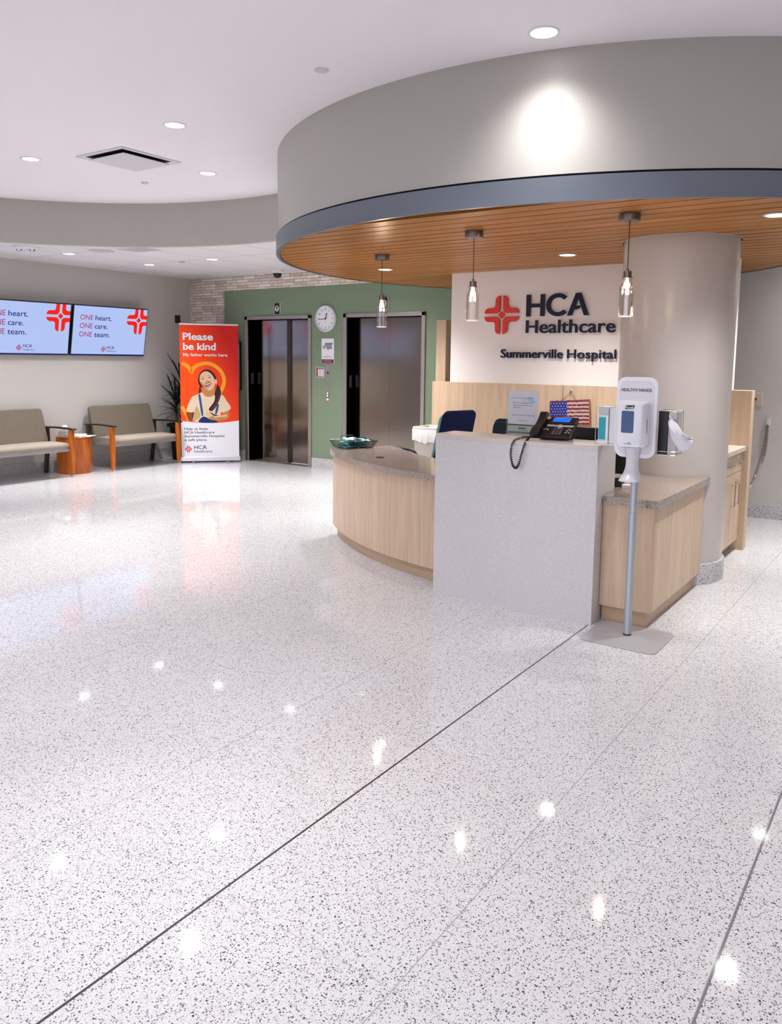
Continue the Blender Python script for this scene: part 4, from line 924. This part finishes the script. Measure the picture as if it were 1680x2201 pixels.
MB().prism(rrect(-.034, .034, 1.185, 1.305, .008), 0, .003, mat('blue tinted window', (.075, .12, .26), .1), frame=sf(.141, -.008, 0)).build('gel_window', t, bevel=.001)
b = MB(); q = [(-.025, -.010), (.022, -.008), (.028, .012), (-.02, .010)]; b.prism(q, 0, .0015, M_lnavy, frame=sf(.1435, 0, 1.325)); b.text('Purell', M_paper, sf(.1452, 0, 1.319), .011, .040, .02, z=.0003, align='C'); b.build('logo_patch', t)
b = MB(); frs = (Vector((-.085, -.0795, 1.165)), Vector((0, 0, 1)), Vector((1, 0, 0))); b.text('ADVANCED', M_lnavy, (Vector((-.075, -.0802, 1.18)), Vector((0, 0, 1)), Vector((-1, 0, 0))), .014, .08, .03, z=.0005); b.build('side_lettering', t)
MB().lathe([(0, 0), (.003, 0)], M_black, seg=10, cap=False).build('sensor_dot', t).matrix_local = Matrix.Translation((-.1445, .02, 1.125)) @ Matrix.Rotation(-pi/2, 4, 'Y')
b = MB(); 
for r_ in (.004, .008, .012): b.ribbon([(r_*cos(a), r_*sin(a)*.8) for a in [pi*i/8 for i in range(9)]], .0014, M_lnavy, sf(.144, .004, 1.122))
b.build('hand_symbol', t)
# drip tray, flared at the bottom
d = MB(); vs = []; pr_ = []
for i in range(13):
    k = i/12; z_ = 1.10-.185*k; hw_ = .040-.008*sin(pi*min(1, k*1.25))+.022*max(0, (k-.62)/.38)**2; dep = .055+.06*max(0, (k-.6)/.4)**1.5
    for j in range(9): a = pi*j/8; vs.append((-.045-dep*sin(a)**.7, hw_*cos(a), z_))
d.add(vs, [(i*9+j, i*9+9+j, i*9+10+j, i*9+1+j) for i in range(12) for j in range(8)]+[(i*9+8, i*9+17, i*9+9, i*9) for i in range(12)]+[tuple(12*9+j for j in range(9))], mat('frosted white plastic', (.70, .70, .74), .25)); d.build('drip_tray', t, smooth=50)
# acrylic side racks
def rack(y0, y1, z0, z1, nm):
    b = MB(); 
    for q in ([(.02, y0), (.14, y0), (.14, y1), (.02, y1)],):
        for z_ in (z0, z0+.02, z1-.01): b.tube([(a, c, z_) for a, c in q], .0022, M_chrome, 5, closed=True)
        for a, c in q: b.tube([(a, c, z0), (a, c, z1-.01)], .0022, M_chrome, 5)
    b.box((.02, min(y0, y1), z0-.002), (.14, max(y0, y1), z0), acr); b.build('wire_rack', t)
rack(.105, .245, 1.095, 1.32, 0); rack(-.105, -.212, 1.06, 1.315, 1)
def gbox(name, loc, sx_, sy_, sz_, mt, label, cat, ins=None, group=None):
    t = thing(name, loc, label, cat, group)
    MB().box((0, 0, 0), (sx_, sy_, sz_), mt).build('carton', t, bevel=.002)
    if ins: ins(t, sx_, sy_, sz_)
    return t
def ins1(t, a, c, d): MB().box((-.0015, c*.25, d*.12), (0, c*.95, d*.72), mat('turquoise print', (.005, .32, .38), .4)).build('printed_panel', t); MB().box((-.0015, c*.0, d*.78), (0, c*.98, d*.98), M_gp).build('opening_flap', t)
gbox('mask_box', (4.463, 1.572, 1.097), .10, .058, .215, M_paper, 'white and turquoise mask carton in the left side rack', 'box', ins1)
def ins2(t, a, c, d):
    b = MB(); b.text('MASKS', M_lnavy, (Vector((-.001, c*.25, d*.12)), Vector((0, 0, 1)), Vector((0, 1, 0))), .014, .06, .01, z=-.001); b.build('lettering', t)
gbox('glove_box', (4.463, 1.505, 1.097), .10, .060, .212, mat('pale carton', (.70, .70, .71), .5), 'plain white carton between the backboard and the turquoise carton', 'box')
gbox('glove_box', (4.463, 1.235, 1.062), .10, .052, .24, M_black, 'black carton in the right side rack against the backboard', 'box')
tb = gbox('tissue_carton', (4.463, 1.188, 1.062), .10, .044, .235, mat('silver carton', (.5, .48, .48), .3), 'silver carton with a white tissue pulled out, right side rack', 'box')
b = MB(); vs = []; rg = random.Random(4)
TP = [(.036, .222, .095), (.018, .205, .125), (-.012, .175, .135), (-.040, .145, .12), (-.062, .122, .085), (-.088, .10, .02)]      # y, top z, height of the sheet as it droops
for i, (yy, zt, hh_) in enumerate(TP):
    for j in range(9):
        v = j/8; fold = .012*sin(6*v+i*1.3)+.006*sin(11*v+i)
        vs.append((-.012-.05*sin(pi*min(1, (i+1)/6))*(.6+.4*sin(pi*v))+fold, yy+rg.uniform(-.004, .004)-.012*v, zt-hh_*v+rg.uniform(-.003, .003)))
b.add(vs, [(i*9+j, i*9+9+j, i*9+10+j, i*9+1+j) for i in range(len(TP)-1) for j in range(8)], M_paper); o = b.build('tissue', tb, smooth=30); sm = o.modifiers.new('thick', 'SOLIDIFY'); sm.thickness = .004

# ================================================================ behind the desk
def make_chair(name, loc, rz, label, back_m, front_m, hb, bw=.225, lean=.16):
    t = thing(name, loc, label, 'office chair', None, rz)     # local +y is forward
    MB().prism(rrect(-.235, .235, -.22, .25, .08), .44, .51, front_m).build('seat', t, bevel=.02)
    fyv = Vector((0, -lean, 1)).normalized(); P = barrel(-bw, bw, 0, hb, .055, .05); P = [(u*(1+.05*(1-v/hb)), v) for u, v in P]
    MB().prism(P, -.005, .02, back_m, frame=((0, -.22, .52), (1, 0, 0), fyv)).build('back_shell', t, bevel=.008)
    P2 = [(u*.985, v*.93+.004) for u, v in P]
    MB().prism(P2, -.045, -.006, front_m, frame=((0, -.22, .52), (1, 0, 0), fyv)).build('back_cushion', t, bevel=.015)
    for s_ in (-1, 1):
        MB().tube([(s_*.25, -.14, .46), (s_*.29, -.14, .52), (s_*.29, -.13, .74), (s_*.285, -.08, .765), (s_*.285, .17, .765), (s_*.285, .19, .745)], .014, M_black, 8).build('armrest', t, smooth=60)
    MB().lathe([(.03, .10), (.03, .44)], M_black, seg=16).build('gas_column', t, smooth=40)
    for k in range(5):
        a = 2*pi*k/5; o_ = MB().tube([(0, 0, .12), (.27*cos(a), .27*sin(a), .07)], [.028, .018], M_black, 8).build('base_leg', t, smooth=60)
        MB().lathe([(.012, .0), (.028, .004), (.028, .05), (.012, .054)], M_black, (.27*cos(a), .27*sin(a), 0), 12).build('caster', o_, smooth=40)
    return t
make_chair('office_chair', (6.20, 3.85, 0), R(74-90), 'navy office chair with teal cushion behind the curved desk', M_navy, M_teal, .63, .205, .26)
make_chair('office_chair', (6.62, 3.30, 0), R(97), 'dark teal office chair with only its back showing over the pedestal', M_dteal, M_dteal, .50)
t = thing('waste_bin', (6.86, 4.24, 0), 'white waste bin with a white liner behind the desk', 'bin')
vs = []
for z_, hx_, hy_ in ((0, .12, .105), (.82, .145, .13), (.82, .155, .14), (.895, .155, .14), (.90, .14, .125), (.80, .13, .115)):
    vs += [(-hx_, -hy_, z_), (hx_, -hy_, z_), (hx_, hy_, z_), (-hx_, hy_, z_)]
MB().add(vs, [(3, 2, 1, 0)]+[(4*j+i, 4*j+(i+1) % 4, 4*j+4+(i+1) % 4, 4*j+4+i) for j in range(5) for i in range(4)]+[(20, 21, 22, 23)], mat('bin plastic', (.62, .56, .50), .5)).build('body', t, bevel=.006)
b = MB(); n = 40; vs = []; rg = random.Random(2)
for j, (z_, k) in enumerate(((.875, .985), (.85, 1.0), (.80, 1.01), (.745, .99))):
    for i in range(n):
        a = 2*pi*i/n; q = max(abs(cos(a)), abs(sin(a))); u, v = cos(a)/q*.160*k, sin(a)/q*.145*k; s_ = .006*sin(i*2.3+j)*(j+.5)/2
        vs.append((u+s_*cos(a), v+s_*sin(a), z_-(.012*sin(i*.7)+.008*sin(i*1.9) if j == 3 else 0)))
b.add(vs, [(j*n+i, j*n+(i+1) % n, j*n+n+(i+1) % n, j*n+n+i) for j in range(3) for i in range(n)], mat('white liner', (.78, .74, .73), .35)); b.build('liner', t, smooth=60)

# flag plaque on the wainscot
t = thing('flag_plaque', (7.10, 2.868, 1.0), 'painted stars and stripes plaque hanging from a clip on the maple wall', 'wall decoration')
ft = R(3); fx = Vector((0, -cos(ft), sin(ft))); fz = Vector((0, sin(ft), cos(ft))); fo = Vector((-.03, .0, .10)); fr = (fo, fx, fz)
MB().prism([(-.20, -.14), (.205, -.135), (.2, .115), (-.195, .095)], -.012, 0, mat('plaque board', (.32, .10, .04), .6), frame=fr).build('board', t, bevel=.002)
b = MB(); ys = [-.118+i*(.222/13) for i in range(14)]; rg = random.Random(9)
mr_, mw_ = mat('glitter red', (.16, .010, .012), .4, noise=(200, .5)), mat('glitter white', (.50, .38, .36), .4, noise=(250, .35))
for i in range(13):
    for k in range(18):
        u0, u1 = -.19+k*.38/18, -.19+(k+1)*.38/18+.002; j_ = rg.uniform(-.003, .003); b.sheet([(u0, ys[i]+j_-.001), (u1, ys[i]+j_-.001), (u1, ys[i+1]+j_+.001), (u0, ys[i+1]+j_+.001)], mr_ if i % 2 == 0 else mw_, fr, .001+.0003*(i % 3)+.0001*(k % 2))
b.sheet([(-.19, -.04), (-.02, -.035), (-.02, .098), (-.19, .088)], mat('glitter blue', (.010, .013, .20), .35), fr, .004)
for i in range(6):
    for j in range(5):
        cx_, cy_ = -.175+i*.028+(j % 2)*.012, -.025+j*.026; b.sheet([(cx_+(.0055 if k % 2 == 0 else .0024)*sin(pi*k/5), cy_+(.0055 if k % 2 == 0 else .0024)*cos(pi*k/5)) for k in range(10)], M_paper, fr, .005)
b.build('painted_face', t)
MB().tube([(-.012, .10, .195), (-.012, .0, .285), (-.012, -.06, .21)], .002, mat('jute string', (.30, .19, .09), .8), 5).build('string', t)
MB().lathe([(0, .012), (.012, .01), (.016, 0)], M_chrome, seg=20, cap=False).build('hook', t, smooth=50).matrix_local = Matrix.Translation((0, 0, .30)) @ Matrix.Rotation(-pi/2, 4, 'Y')
MB().tube([(-.006, 0, .30), (-.018, 0, .285), (-.02, 0, .27), (-.012, 0, .262)], .004, M_bronze, 6).build('clip', t, smooth=60)

# credenza right of the column
t = thing('credenza', (6.42, 1.34, 0), 'maple credenza with drawers and doors right of the column', 'cabinet')
CW = 7.098-6.42
MB().box((0, .06, 0), (CW, .50, .09), M_mapleh).build('toe_kick', t)
MB().box((0, .02, .09), (CW, .50, .845), M_maple).build('carcass', t)
MB().box((0, -.025, .848), (CW, .52, .885), mat('warm stone top', (.58, .50, .44), .25, noise=(200, .08))).build('countertop', t, bevel=.003)
M_ph = mat('satin nickel pull', (.42, .38, .34), .3, metal=1.)
for k in range(2):
    x0 = k*CW/2+.003; x1 = (k+1)*CW/2-.003
    o = MB().box((x0, 0, .685), (x1, .02, .838), M_maple).build('drawer', t, bevel=.001)
    xm = (x0+x1)/2; MB().tube([(xm-.075, 0, .765), (xm-.075, -.032, .765), (xm+.075, -.032, .765), (xm+.075, 0, .765)], .005, M_ph, 6).build('handle', o)
    MB().lathe([(0, .01), (.008, .008), (.01, 0)], M_chrome, seg=12, cap=False).build('lock', o).matrix_local = Matrix.Translation((xm, 0, .81)) @ Matrix.Rotation(pi/2, 4, 'X')
    o = MB().box((x0, 0, .095), (x1, .02, .68), M_maple).build('cabinet_door', t, bevel=.001)
    xm = x1-.035 if k == 0 else x0+.10
    MB().tube([(xm, 0, .43), (xm, -.034, .43), (xm, -.034, .60), (xm, 0, .60)], .005, M_ph, 6).build('handle', o)

# right wall fittings
t = onwall('light_switch', 1.555, 1.21, 'ivory switch plate on the wall behind the maple panel end', 'switch')
MB().prism([(-.06, -.063), (.06, -.063), (.06, .063), (-.06, .063)], 0, .012, mat('ivory plastic', (.60, .52, .44), .4), frame=wf()).build('plate', t, bevel=.003)
MB().prism([(-.008, -.012), (.008, -.012), (.008, .012), (-.008, .012)], .012, .02, M_bronze, frame=wf()).build('toggle', t)
t = onwall('wall_chain', 1.428, .985, 'chain hooked to the right wall and strung behind the maple panel', 'chain')
MB().prism(rrect(-.020, .020, -.045, .035, .018), 0, .03, mat('white bracket', (.66, .62, .62), .4), frame=wf()).build('hook_plate', t, bevel=.003)
def chain(pts, nm):
    b = MB(); P = catmull(pts, 12); acc = 0; last = Vector(P[0]); k = 0; prev = last
    for p in P[1:]:
        p = Vector(p); seg = p-last
        while seg.length >= .024:
            d = seg.normalized(); c = last+d*.012; side = Vector((1, 0, 0)).cross(d).normalized() if k % 2 == 0 else Vector((1, 0, 0))
            b.tube([c+d*.017*cos(a)+side*.008*sin(a) for a in [2*pi*i/10 for i in range(10)]], .0024, mat('steel links', (.33, .27, .22), .35, metal=1.), 4, closed=True)
            last = last+d*.024; seg = p-last; k += 1
    return b.build(nm, t)
chain([(-.045, .005, -.03), (-.075, .014, -.2), (-.16, .03, -.38), (-.30, .06, -.57), (-.55, .10, -.72), (-1.0, .12, -.80), (-1.40, .03, -.82)], 'strung_chain')
chain([(-.038, .0, -.03), (-.03, .01, -.2), (-.03, .022, -.36), (-.028, .03, -.42)], 'hanging_chain'); chain([(-.036, .0, -.03), (-.026, -.004, -.15), (-.026, .002, -.28), (-.028, .016, -.36)], 'hanging_chain')
